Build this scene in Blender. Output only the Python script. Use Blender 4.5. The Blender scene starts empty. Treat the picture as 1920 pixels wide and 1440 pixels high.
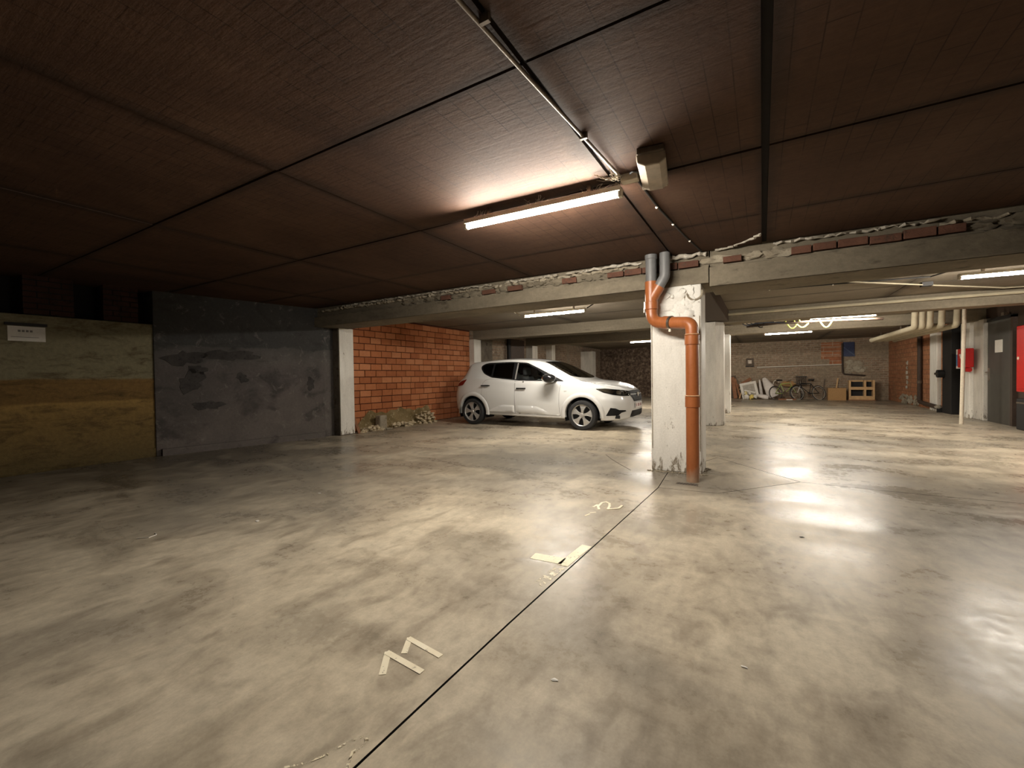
import bpy, bmesh, math, random
from mathutils import Vector, Matrix
from mathutils.bvhtree import BVHTree
from mathutils.geometry import delaunay_2d_cdt
random.seed(7)
PI = math.pi
scn = bpy.context.scene
col = scn.collection

# ------------------------------------------------------------------ camera
yaw, pitch, roll = math.radians(30.4), math.radians(1.0), math.radians(-0.8)
fw = Vector((-math.sin(yaw)*math.cos(pitch), math.cos(yaw)*math.cos(pitch), -math.sin(pitch)))
r0 = Vector((math.cos(yaw), math.sin(yaw), 0)); u0 = r0.cross(fw)
rt = math.cos(roll)*r0 + math.sin(roll)*u0
up = -math.sin(roll)*r0 + math.cos(roll)*u0
cd = bpy.data.cameras.new('camera'); cam = bpy.data.objects.new('camera', cd); col.objects.link(cam)
m = Matrix((rt, up, -fw)).transposed().to_4x4(); m.translation = (0, 0, 1.08)
cam.matrix_world = m
cd.sensor_width = 36; cd.lens = 36*800/1920; cd.clip_start = .02; cd.clip_end = 100
scn.camera = cam
# ------------------------------------------------------------------ world, exposure
w = bpy.data.worlds.new('world'); scn.world = w; w.use_nodes = True
w.node_tree.nodes['Background'].inputs[0].default_value = (.5, .45, .4, 1)
w.node_tree.nodes['Background'].inputs[1].default_value = 0.0
vs = scn.view_settings
scn.display_settings.display_device = 'sRGB'
vs.view_transform = 'Standard'; vs.look = 'None'; vs.exposure = 0.0; vs.gamma = 1; vs.use_curve_mapping = False
scn.cycles.max_bounces = 8; scn.cycles.glossy_bounces = 3; scn.cycles.transmission_bounces = 4
LAMP = 480.0                       # emission of the tube diffusers
LAMP_COLOR = (1.0, .92, .80)

# ------------------------------------------------------------------ materials
def S(h):  # sRGB 0-255 -> linear
    return tuple(((v/255)/12.92 if v/255 <= .04045 else ((v/255+.055)/1.055)**2.4) for v in h) + (1,)
class NT:
    def __init__(s, name):
        s.m = bpy.data.materials.new(name); s.m.use_nodes = True
        s.t = s.m.node_tree; s.b = s.t.nodes['Principled BSDF']; s.o = s.t.nodes['Material Output']
    def n(s, typ, **k):
        nd = s.t.nodes.new(typ)
        for a, v in k.items():
            if a.startswith('i_'):
                key = a[2:]; key = int(key) if key.isdigit() else key.replace('_', ' ')
                nd.inputs[key].default_value = v
            else: setattr(nd, a, v)
        return nd
    def l(s, a, b): s.t.links.new(a, b)
    def coord(s, kind='Object'): return s.n('ShaderNodeTexCoord').outputs[kind]
    def mapping(s, vec, scale=(1,1,1), rot=(0,0,0), loc=(0,0,0)):
        mp = s.n('ShaderNodeMapping'); mp.inputs['Scale'].default_value = scale; mp.inputs['Rotation'].default_value = rot; mp.inputs['Location'].default_value = loc
        s.l(vec, mp.inputs['Vector']); return mp.outputs[0]
    def noise(s, vec, scale, detail=6, rough=.6, dist=0.0):
        nz = s.n('ShaderNodeTexNoise'); nz.inputs['Scale'].default_value = scale; nz.inputs['Detail'].default_value = detail
        nz.inputs['Roughness'].default_value = rough; nz.inputs['Distortion'].default_value = dist
        s.l(vec, nz.inputs['Vector']); return nz.outputs['Fac']
    def ramp(s, fac, stops, interp='LINEAR'):
        rp = s.n('ShaderNodeValToRGB'); e = rp.color_ramp; e.interpolation = interp
        while len(e.elements) < len(stops): e.elements.new(.5)
        for el, (p, c) in zip(e.elements, stops):
            el.position = p; el.color = c if isinstance(c, tuple) else (c, c, c, 1)
        s.l(fac, rp.inputs[0]); return rp.outputs[0]
    def mix(s, fac, a, b, mode='MIX'):
        mx = s.n('ShaderNodeMix', data_type='RGBA', blend_type=mode)
        for sock, v in ((mx.inputs[0], fac), (mx.inputs[6], a), (mx.inputs[7], b)):
            if hasattr(v, 'links'): s.l(v, sock)
            elif isinstance(v, tuple): sock.default_value = v
            else: sock.default_value = v
        return mx.outputs[2]
    def math(s, op, a, b=0.0):
        mt = s.n('ShaderNodeMath', operation=op)
        for i, v in enumerate((a, b)):
            if hasattr(v, 'links'): s.l(v, mt.inputs[i])
            else: mt.inputs[i].default_value = v
        return mt.outputs[0]
    def bump(s, h, strength=.3, dist=.02):
        bp = s.n('ShaderNodeBump'); bp.inputs['Strength'].default_value = strength; bp.inputs['Distance'].default_value = dist
        s.l(h, bp.inputs['Height']); s.l(bp.outputs[0], s.b.inputs['Normal'])
    def set(s, color=None, rough=None, metal=None, spec=None):
        for key, v in (('Base Color', color), ('Roughness', rough), ('Metallic', metal), ('Specular IOR Level', spec)):
            if v is None: continue
            if hasattr(v, 'links'): s.l(v, s.b.inputs[key])
            else: s.b.inputs[key].default_value = v
        return s.m

def plain(name, c, rough=.5, metal=0.0, spec=.5, var=.12, scale=25, bump=0.0):
    t = NT(name); v = t.coord(); f = t.noise(v, scale, 4)
    c1 = tuple(x*(1-var) for x in c[:3])+(1,); c2 = tuple(min(1, x*(1+var)) for x in c[:3])+(1,)
    if bump: t.bump(f, bump, .005)
    return t.set(t.ramp(f, [(.3, c1), (.7, c2)]), rough, metal, spec)

def concrete(name, c1, c2, c3, scale=1.0, rough=.85, bump=.35, streak=(1, 1, 1), stain=.55, fine=22, spec=.3):
    t = NT(name); v = t.coord()
    big = t.noise(t.mapping(v, tuple(scale*x for x in streak)), .9, 8, .62, .4)
    mid = t.noise(t.mapping(v, tuple(scale*x for x in streak)), 4.5, 6, .6)
    fn = t.noise(v, fine*scale, 5, .7)
    a = t.ramp(big, [(.32, c1), (.62, c2)])
    st = t.ramp(mid, [(stain, (0, 0, 0, 1)), (stain+.16, (1, 1, 1, 1))])
    a = t.mix(st, a, c3)
    a = t.mix(t.ramp(fn, [(.35, .72), (.65, 1.0)]), (0, 0, 0, 1), a) if False else t.mix(1.0, a, t.ramp(fn, [(.3, .78), (.7, 1.0)]), 'MULTIPLY')
    h = t.mix(.5, mid, fn)
    t.bump(h, bump, .02)
    return t.set(a, rough, 0, spec)

def brickmat(name, axis, c1, c2, mortar, bw, bh, ms=.012, blotch=None, bthr=.55, rough=.85, loc=(0, 0, 0)):
    """brick texture for a wall in the x-z ('x') or y-z ('y') plane, for bricks too far away to tell apart"""
    t = NT(name); v = t.coord(); sp = t.n('ShaderNodeSeparateXYZ'); t.l(v, sp.inputs[0])
    cb = t.n('ShaderNodeCombineXYZ'); t.l(sp.outputs[0 if axis == 'x' else 1], cb.inputs[0]); t.l(sp.outputs[2], cb.inputs[1])
    wob = t.noise(v, 3.0, 3)
    b = t.n('ShaderNodeTexBrick'); b.inputs['Scale'].default_value = 1; b.inputs['Brick Width'].default_value = bw; b.inputs['Row Height'].default_value = bh
    b.inputs['Mortar Size'].default_value = ms; b.inputs['Mortar Smooth'].default_value = .3
    b.inputs['Color1'].default_value = c1; b.inputs['Color2'].default_value = c2; b.inputs['Mortar'].default_value = mortar
    t.l(cb.outputs[0], b.inputs['Vector'])
    c = b.outputs['Color']
    n1 = t.noise(v, 1.1, 8, .65, .3); n2 = t.noise(v, 9, 6, .7)
    if blotch:
        c = t.mix(t.ramp(n1, [(bthr-.08, (0,0,0,1)), (bthr+.1, (1,1,1,1))]), c, blotch)
    c = t.mix(1.0, c, t.ramp(n2, [(.3, .55), (.68, 1.0)]), 'MULTIPLY')
    n3 = t.noise(t.mapping(v, (1, 1, 2.2)), 6.5, 6, .7)
    if blotch: c = t.mix(t.ramp(n3, [(.60, 0.0), (.68, .65)]), c, tuple(min(1, x*1.9) for x in blotch[:3])+(1,))
    inv = t.math('SUBTRACT', n2, b.outputs['Fac'])
    t.bump(inv, .6, .02)
    return t.set(c, rough, 0, .25)

M = {}
# floor: worn power-floated concrete, beige and grey clouds, dark oil stains
t = NT('floor_concrete'); v = t.coord()
big = t.noise(t.mapping(v, (1, .7, 1)), .45, 5, .55, .6)
mid = t.noise(t.mapping(v, (.8, 1.3, 1), (0, 0, .5)), 1.5, 4, .5, .7)
sm = t.noise(t.mapping(v, (1.3, .8, 1), (0, 0, -.4), (7, 3, 0)), 4.0, 4, .5, .8)
fn = t.noise(v, 16, 8, .7); vf = t.noise(v, 95, 4, .7)
c = t.ramp(big, [(.30, S((158, 150, 136))), (.45, S((190, 178, 158))), (.60, S((210, 197, 174))), (.75, S((178, 168, 150)))])
c = t.mix(t.ramp(mid, [(.25, .75), (.55, .0)]), c, S((138, 128, 113)))
c = t.mix(t.ramp(mid, [(.52, .0), (.80, .55)]), c, S((212, 201, 180)))
c = t.mix(t.ramp(sm, [(.22, .8), (.50, .0)]), c, S((138, 126, 109)))
sp2 = t.noise(t.mapping(v, (1.2, .55, 1), (0, 0, -.3), (3, 5, 0)), 2.2, 5, .55, .4)
c = t.mix(t.ramp(sp2, [(.54, .0), (.80, .7)]), c, S((120, 108, 92)))
sp3 = t.noise(t.mapping(v, (.6, 1.0, 1), (0, 0, .2), (1.3, 2.2, 0)), .75, 4, .5, .3)
c = t.mix(t.ramp(sp3, [(.50, .0), (.68, .6)]), c, S((138, 132, 122)))
def smudge(cx, cy, rx, ry, amt, colr):
    global c
    mp = t.mapping(v, (1/rx, 1/ry, 0), (0, 0, 0), (-cx/rx, -cy/ry, 0))
    ln = t.n('ShaderNodeVectorMath', operation='LENGTH'); t.l(mp, ln.inputs[0])
    d = t.math('ADD', ln.outputs['Value'], t.math('MULTIPLY', t.math('SUBTRACT', mid, .5), 1.6))
    c = t.mix(t.ramp(d, [(.25, amt), (1.0, .0)]), c, colr)
smudge(-.75, 4.6, 1.0, .7, .75, S((124, 116, 104)))      # damp dirt round the drain
smudge(-2.6, 4.9, 2.2, 1.1, .7, S((134, 128, 118)))      # tyre-blackened strip in front of the car
smudge(-4.4, 2.6, 2.0, 1.6, .45, S((138, 131, 120)))
smudge(1.4, 4.2, 1.3, 1.0, .45, S((150, 146, 138)))
smudge(-7.0, 2.6, 1.9, 3.6, .8, S((100, 93, 82)))       # darker floor colour in a band along the left wall
stq = t.noise(t.mapping(v, (9, 4, 1), (0, 0, .35)), 1.4, 7, .68, .3)
c = t.mix(1.0, c, t.ramp(stq, [(.32, .80), (.60, 1.0)]), 'MULTIPLY')
c = t.mix(1.0, c, t.ramp(fn, [(.3, .80), (.62, 1.0)]), 'MULTIPLY')
c = t.mix(1.0, c, t.ramp(vf, [(.3, .91), (.6, 1.0)]), 'MULTIPLY')
rg = t.ramp(t.mix(.4, mid, fn), [(.36, .20), (.64, .48)])
t.bump(t.mix(.35, fn, vf), .05, .01)
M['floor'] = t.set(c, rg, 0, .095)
M['joint'] = plain('joint_dirt', S((38, 33, 28)), .95)
# ceiling panels: sooty brown board-marked concrete
def ceilmat(name, c1, c2, c3, lines=True):
    t = NT(name); v = t.coord()
    big = t.noise(t.mapping(v, (1, .7, 1)), .8, 8, .6, .5)
    gr = t.noise(t.mapping(v, (2.2, 26, 2)), 1.6, 6, .6)
    fn = t.noise(v, 30, 5, .7)
    c = t.ramp(big, [(.3, c1), (.55, c2), (.75, c3)])
    c = t.mix(1.0, c, t.ramp(gr, [(.3, .86), (.7, 1.0)]), 'MULTIPLY')
    c = t.mix(1.0, c, t.ramp(fn, [(.3, .82), (.7, 1.0)]), 'MULTIPLY')
    if lines:
        b = t.n('ShaderNodeTexBrick'); b.inputs['Scale'].default_value = 1; b.inputs['Brick Width'].default_value = .21; b.inputs['Row Height'].default_value = .105
        b.inputs['Mortar Size'].default_value = .0035; b.inputs['Mortar Smooth'].default_value = .5
        b.inputs['Color1'].default_value = (1,1,1,1); b.inputs['Color2'].default_value = (.93,.93,.93,1); b.inputs['Mortar'].default_value = (.50,.48,.46,1)
        t.l(t.mapping(v, (1,1,1), (0,0,PI/2)), b.inputs['Vector'])
        msk = t.ramp(t.noise(v, 1.6, 4), [(.38, 0.0), (.55, 1.0)])
        c = t.mix(msk, c, t.mix(1.0, c, b.outputs['Color'], 'MULTIPLY'))
    # soot that has crept in from the open joints round every panel
    sp = t.n('ShaderNodeSeparateXYZ'); t.l(t.coord('Generated'), sp.inputs[0])
    ex = t.math('SUBTRACT', .5, t.math('ABSOLUTE', t.math('SUBTRACT', sp.outputs[0], .5))); ey = t.math('SUBTRACT', .5, t.math('ABSOLUTE', t.math('SUBTRACT', sp.outputs[1], .5)))
    ed = t.math('ADD', t.math('MINIMUM', ex, ey), t.math('MULTIPLY', t.math('SUBTRACT', t.noise(v, 3.5, 6, .65), .5), .10))
    c = t.mix(t.ramp(ed, [(.0, .6), (.055, .0)]), c, S((34, 26, 21)))
    t.bump(t.mix(.5, gr, fn), .25, .01)
    return t.set(c, .82, 0, .25)
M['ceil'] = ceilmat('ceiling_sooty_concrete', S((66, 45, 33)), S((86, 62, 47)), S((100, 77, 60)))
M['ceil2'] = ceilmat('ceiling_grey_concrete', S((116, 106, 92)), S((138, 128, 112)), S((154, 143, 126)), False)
M['soot'] = plain('ceiling_joint_soot', S((26, 21, 18)), .95)
M['beam'] = concrete('beam_concrete', S((104, 96, 82)), S((140, 130, 112)), S((80, 72, 60)), 1.0, .9, .6, (.8, 1, 2.5), .60)
M['beam2'] = concrete('rear_beam_concrete', S((120, 110, 94)), S((146, 136, 118)), S((92, 84, 70)), 1.0, .9, .4, (.6, 1, 4), .62)
M['mortar'] = concrete('mortar_lumps', S((150, 138, 118)), S((186, 176, 156)), S((110, 98, 82)), 3, .9, .8)
M['foam'] = concrete('white_filler', S((168, 158, 140)), S((205, 198, 184)), S((120, 110, 96)), 4, .9, .6)
# whitewashed columns with dirt towards stains of their own
def paintmat(name, c1, c2, dirt, thr=.62, rough=.6, sc=1.0, flake=True):
    t = NT(name); v = t.coord()
    a = t.noise(t.mapping(v, (3*sc, 3*sc, .8*sc)), 1.5, 7, .65)
    d = t.noise(t.mapping(v, (9*sc, 9*sc, 3.2*sc)), 1.6, 8, .72, .4)
    f = t.noise(v, 60, 5, .7)
    c = t.ramp(a, [(.3, c1), (.65, c2)])
    sp = t.n('ShaderNodeSeparateXYZ'); t.l(v, sp.inputs[0])
    dd = d
    if flake:  # splash dirt reaches some 25 cm up the foot
        low = t.ramp(sp.outputs[2], [(0.0, .16), (.28, 0.0)])
        dd = t.math('ADD', d, low)
    c = t.mix(t.ramp(dd, [(thr, 0.0), (thr+.06, 1.0)]), c, dirt)
    c = t.mix(1.0, c, t.ramp(f, [(.3, .86), (.6, 1.0)]), 'MULTIPLY')
    t.bump(t.mix(.5, d, f), .35, .01)
    return t.set(c, rough, 0, .35)
M['white_paint'] = paintmat('whitewashed_concrete', S((218, 214, 205)), S((240, 237, 229)), S((140, 129, 112)), .63)
M['grey_paint'] = paintmat('greyed_whitewash', S((176, 171, 162)), S((206, 201, 191)), S((112, 104, 92)), .65)
M['raw_edge'] = concrete('raw_concrete_edge', S((92, 84, 74)), S((122, 112, 98)), S((66, 58, 48)), 2, .9, .6)
# left walls
t = NT('ochre_stained_wall'); v = t.coord()
a = t.noise(t.mapping(v, (1, .7, 1.6)), 1.0, 8, .65, .6); b_ = t.noise(t.mapping(v, (1, 1, 3)), 3.4, 7, .7, .5); f = t.noise(v, 26, 6, .7)
sp = t.n('ShaderNodeSeparateXYZ'); t.l(v, sp.inputs[0])
hz = t.math('DIVIDE', t.math('ADD', sp.outputs[2], t.math('MULTIPLY', a, .10)), 2.4)
c = t.ramp(hz, [(.0, S((98, 85, 54))), (.32, S((140, 114, 66))), (.36, S((152, 123, 70))), (.37, S((120, 94, 52))), (.485, S((126, 99, 57))), (.495, S((130, 123, 97)))])
c = t.mix(t.ramp(b_, [(.5, 0.0), (.68, .7)]), c, S((66, 52, 28)))
c = t.mix(1.0, c, t.ramp(f, [(.3, .72), (.65, 1.0)]), 'MULTIPLY')
t.bump(t.mix(.5, b_, f), .5, .02); M['ochre'] = t.set(c, .85, 0, .25)
t = NT('grey_rendered_wall'); v = t.coord()
a = t.noise(t.mapping(v, (1, 1, 1.2)), .8, 8, .6, .5); b_ = t.noise(t.mapping(v, (1, 1.0, 1.3), (0, 0, 0), (4, 2, 1)), 1.9, 5, .55, .8); f = t.noise(v, 30, 6, .7)
wq = t.noise(t.mapping(v, (2, 3, 3), (0, 0, 0), (1, 7, 3)), 2.3, 8, .75, .8)
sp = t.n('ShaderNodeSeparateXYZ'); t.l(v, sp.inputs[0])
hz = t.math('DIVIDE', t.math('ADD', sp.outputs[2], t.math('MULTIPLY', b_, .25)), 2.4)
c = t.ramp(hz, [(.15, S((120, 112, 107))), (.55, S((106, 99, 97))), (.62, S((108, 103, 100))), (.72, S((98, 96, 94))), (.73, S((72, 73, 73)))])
c = t.mix(t.ramp(a, [(.35, 0.0), (.65, .6)]), c, S((70, 68, 66)))
c = t.mix(t.ramp(b_, [(.54, 0.0), (.66, .6)]), c, S((54, 52, 52)))
c = t.mix(t.ramp(wq, [(.57, 0.0), (.70, .55)]), c, S((150, 144, 137)))
c = t.mix(1.0, c, t.ramp(f, [(.3, .8), (.65, 1.0)]), 'MULTIPLY')
t.bump(t.mix(.5, b_, f), .35, .02); M['grey_wall'] = t.set(c, .85, 0, .25)
# orange hollow bricks
t = NT('orange_brick'); v = t.coord('Object'); oi = t.n('ShaderNodeObjectInfo')
gv = t.n('ShaderNodeVectorMath', operation='ADD'); t.l(v, gv.inputs[0])
rv = t.n('ShaderNodeCombineXYZ'); t.l(t.math('MULTIPLY', oi.outputs['Random'], 37.0), rv.inputs[0]); t.l(rv.outputs[0], gv.inputs[1])
a = t.noise(gv.outputs[0], 9, 6, .65); f = t.noise(gv.outputs[0], 60, 5, .7)
c = t.ramp(t.math('ADD', t.math('MULTIPLY', oi.outputs['Random'], .5), t.math('MULTIPLY', a, .5)), [(.2, S((164, 98, 62))), (.5, S((190, 120, 78))), (.8, S((206, 140, 98)))])
c = t.mix(t.ramp(a, [(.66, 0.0), (.72, .75)]), c, S((100, 50, 30)))
c = t.mix(1.0, c, t.ramp(f, [(.3, .82), (.65, 1.0)]), 'MULTIPLY')
t.bump(t.mix(.4, a, f), .3, .01); M['obrick'] = t.set(c, .85, 0, .25)
M['damp'] = concrete('black_damp', S((56, 54, 53)), S((80, 76, 74)), S((46, 44, 44)), 4, .9, .4)
M['darkbrick'] = concrete('dark_brick', S((52, 34, 26)), S((70, 46, 36)), S((40, 30, 26)), 3, .95, .6)  # very dark brown brick for the piers above the ledge
M['mossy'] = concrete('mossy_mortar', S((112, 97, 62)), S((156, 136, 98)), S((196, 180, 146)), 3, .95, .9, stain=.56)
M['omortar'] = plain('reddish_mortar', S((78, 38, 22)), .95, var=.25)
M['rbrick'] = concrete('old_red_brick', S((92, 62, 50)), S((122, 86, 70)), S((84, 68, 58)), 3, .9, .6)
M['back_brick'] = brickmat('old_brick_back_wall', 'x', S((146, 122, 100)), S((172, 146, 122)), S((174, 160, 140)), .24, .085, .016, S((164, 148, 126)), .52)
M['back_brick_y'] = brickmat('old_brick_side_wall', 'y', S((136, 112, 94)), S((168, 142, 120)), S((158, 146, 128)), .24, .085, .014, S((150, 138, 120)), .55)
M['right_brick'] = brickmat('orange_brick_side_wall', 'y', S((178, 120, 86)), S((196, 138, 100)), S((150, 112, 86)), .29, .14, .010, S((166, 126, 94)), .58)
M['patch_brick'] = brickmat('orange_brick_patch', 'x', S((172, 112, 80)), S((186, 124, 88)), S((196, 164, 136)), .60, .19, .016)
t = NT('rubble_stone_wall'); v = t.coord()
vo = t.n('ShaderNodeTexVoronoi'); vo.inputs['Scale'].default_value = 7; t.l(t.mapping(v, (1, 1, 1.7)), vo.inputs['Vector'])
n1 = t.noise(v, 2.2, 8, .65, .6); n2 = t.noise(v, 7, 8, .72)
c = t.ramp(n2, [(.38, S((66, 54, 46))), (.5, S((100, 84, 70))), (.60, S((128, 112, 96))), (.70, S((164, 150, 130)))])
c = t.mix(t.ramp(n1, [(.5, 0.0), (.66, .6)]), c, S((58, 44, 36)))
t.bump(t.mix(.5, vo.outputs['Distance'], n2), .9, .05); M['stone'] = t.set(c, .9, 0, .2)
# plumbing and fittings
def pipemat(name, c, c2, rough=.35):
    t = NT(name); v = t.coord(); a = t.noise(t.mapping(v, (4, 4, 1.2)), 2.2, 6, .6); f = t.noise(v, 40, 5, .7)
    cc = t.ramp(a, [(.35, c), (.68, c2)])
    cc = t.mix(1.0, cc, t.ramp(f, [(.3, .88), (.6, 1.0)]), 'MULTIPLY')
    return t.set(cc, t.ramp(f, [(.3, rough-.08), (.7, rough+.15)]), 0, .5)
t = NT('orange_drain_pipe'); v = t.coord(); a = t.noise(t.mapping(v, (4, 4, 1.2)), 2.2, 6, .6); f = t.noise(v, 40, 5, .7)
cc = t.ramp(a, [(.35, S((150, 86, 46))), (.68, S((168, 100, 57)))])
sp = t.n('ShaderNodeSeparateXYZ'); t.l(v, sp.inputs[0])
spl = t.math('ADD', t.math('MULTIPLY', a, .30), t.math('MULTIPLY', sp.outputs[2], -1.0))     # cement splashes on the bottom 20 cm
cc = t.mix(t.ramp(t.math('ADD', spl, .5), [(.50, 0.0), (.62, .8)]), cc, S((176, 150, 126)))
t.set(t.mix(1.0, cc, t.ramp(f, [(.3, .88), (.6, 1.0)]), 'MULTIPLY'), t.ramp(f, [(.3, .26), (.7, .5)]), 0, .5); M['opipe'] = t.m
M['gpipe'] = pipemat('grey_drain_pipe', S((96, 96, 96)), S((120, 120, 120)), .45)
M['opipe_light'] = pipemat('pale_pipe_rim', S((206, 160, 120)), S((220, 180, 140)), .5)
M['steel'] = plain('clamp_steel', S((150, 140, 128)), .35, .9)
M['galv'] = plain('galvanised_conduit', S((120, 110, 98)), .5, .5)
M['cable'] = plain('black_cable', S((24, 22, 20)), .6)
M['clip'] = plain('white_clip', S((226, 220, 208)), .5)
M['housing'] = plain('lamp_housing', S((214, 206, 190)), .5)
M['old_plastic'] = plain('dusty_plastic', S((176, 164, 146)), .55, var=.2, scale=14, bump=.1)
M['dust'] = plain('dusty_grey', S((96, 84, 72)), .9, var=.25)
t = NT('tube_glow'); em = t.n('ShaderNodeEmission'); em.inputs['Color'].default_value = LAMP_COLOR+(1,); em.inputs['Strength'].default_value = LAMP
t.l(em.outputs[0], t.o.inputs['Surface']); M['glow'] = t.m
M['web'] = plain('cobweb', S((214, 200, 180)), .9)
M['paint_mark'] = None
t = NT('worn_floor_paint'); v = t.coord(); a = t.noise(v, 26, 8, .75, .4); f = t.noise(v, 7, 4)
tr = t.n('ShaderNodeBsdfTransparent'); mx = t.n('ShaderNodeMixShader')
t.set(t.ramp(f, [(.3, S((226, 214, 184))), (.7, S((238, 230, 208)))]), .6, 0, .3)
t.l(t.ramp(a, [(.34, 0.0), (.40, 1.0)]), mx.inputs[0]); t.l(tr.outputs[0], mx.inputs[1]); t.l(t.b.outputs[0], mx.inputs[2]); t.l(mx.outputs[0], t.o.inputs['Surface'])
M['paint_mark'] = t.m
t = NT('nearly_gone_floor_paint'); v = t.coord(); a = t.noise(v, 22, 6, .75, .6); f = t.noise(v, 7, 4)
tr = t.n('ShaderNodeBsdfTransparent'); mx = t.n('ShaderNodeMixShader')
t.set(t.ramp(f, [(.3, S((226, 214, 184))), (.7, S((238, 230, 208)))]), .6, 0, .3)
t.l(t.ramp(a, [(.50, 0.0), (.56, 1.0)]), mx.inputs[0]); t.l(tr.outputs[0], mx.inputs[1]); t.l(t.b.outputs[0], mx.inputs[2]); t.l(mx.outputs[0], t.o.inputs['Surface'])
M['paint_worn'] = t.m
M['paper'] = plain('white_paper', S((216, 212, 204)), .8, var=.05)
M['ink'] = plain('faded_print', S((120, 116, 112)), .8)
M['door_grey'] = plain('dark_door_paint', S((66, 64, 58)), .5, var=.15, scale=5)
M['black'] = plain('matt_black', S((24, 22, 21)), .7)
M['brown'] = plain('dark_brown', S((62, 48, 38)), .7, var=.25)
M['red'] = plain('red_enamel', S((190, 30, 26)), .35, var=.1)
M['blue'] = plain('blue_sheet', S((34, 46, 82)), .5, var=.2)
M['signblue'] = plain('sign_blue', S((70, 120, 170)), .5)
M['cream'] = plain('cream_paint', S((216, 206, 186)), .5, var=.1)
M['cardboard'] = plain('cardboard', S((176, 138, 92)), .85, var=.1)
M['pine'] = plain('pale_timber', S((206, 170, 124)), .75, var=.14, scale=12)
M['oak'] = plain('brown_timber', S((142, 96, 66)), .75, var=.25, scale=12)
M['white_lacquer'] = plain('white_lacquer', S((224, 218, 208)), .5, var=.06)
M['grey_cloth'] = plain('greyish_panel', S((170, 162, 150)), .8, var=.2, scale=8)
M['bag'] = plain('white_sack', S((222, 214, 206)), .75, var=.1, scale=10, bump=.3)
M['yellow'] = plain('yellow_scrap', S((222, 200, 110)), .8, var=.2)
M['green'] = plain('green_frame', S((150, 170, 90)), .4)
M['greencable'] = plain('yellow_green_cable', S((206, 214, 120)), .5)
M['bluecable'] = plain('blue_grey_cable', S((70, 84, 110)), .5)
M['insul'] = plain('pipe_insulation', S((176, 166, 142)), .75, var=.14, scale=6)
M['duct'] = plain('white_duct', S((206, 198, 184)), .6, var=.1)
M['rubblewhite'] = plain('white_rubble', S((206, 190, 160)), .9, var=.2)
# car
t = NT('white_car_paint'); t.set((.64, .64, .63, 1), .28, 0, .5); t.b.inputs['Coat Weight'].default_value = .8; t.b.inputs['Coat Roughness'].default_value = .06; M['carwhite'] = t.m
M['carblack'] = plain('black_car_trim', (.007, .007, .008, 1), .6, 0, .25, var=.05)
M['gloss_black'] = plain('gloss_black', (.01, .01, .011, 1), .12, var=.05)
M['rubber'] = plain('tyre_rubber', (.016, .016, .017, 1), .75, var=.1)
M['alloy'] = plain('silver_wheel', (.50, .49, .47, 1), .32, .55, var=.05)
M['seam'] = plain('panel_gap', (.10, .10, .098, 1), .7, var=.05)
M['interior'] = plain('car_interior', (.045, .045, .048, 1), .8, var=.1)
M['chrome'] = plain('chrome', (.75, .74, .72, 1), .12, 1.0, var=.02)
M['redlens'] = plain('red_lens', (.20, .008, .008, 1), .12, var=.05)
M['plate'] = plain('number_plate', (.75, .74, .72, 1), .4, var=.03)
M['platered'] = plain('plate_print', (.30, .03, .03, 1), .5)
def glass(name, tint, refl=.5):
    t = NT(name); tr = t.n('ShaderNodeBsdfTransparent'); tr.inputs[0].default_value = tint
    gl = t.n('ShaderNodeBsdfGlossy'); gl.inputs['Roughness'].default_value = .02; gl.inputs[0].default_value = (1, 1, 1, 1)
    fr = t.n('ShaderNodeFresnel'); fr.inputs[0].default_value = 1.5; mx = t.n('ShaderNodeMixShader')
    t.l(fr.outputs[0], mx.inputs[0]); t.l(tr.outputs[0], mx.inputs[1]); t.l(gl.outputs[0], mx.inputs[2]); t.l(mx.outputs[0], t.o.inputs['Surface']); return t.m
M['glass'] = glass('clear_car_glass', (.80, .84, .82, 1))
M['tint'] = glass('privacy_glass', (.03, .03, .035, 1))
M['lens'] = glass('headlamp_lens', (.85, .86, .86, 1))

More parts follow.
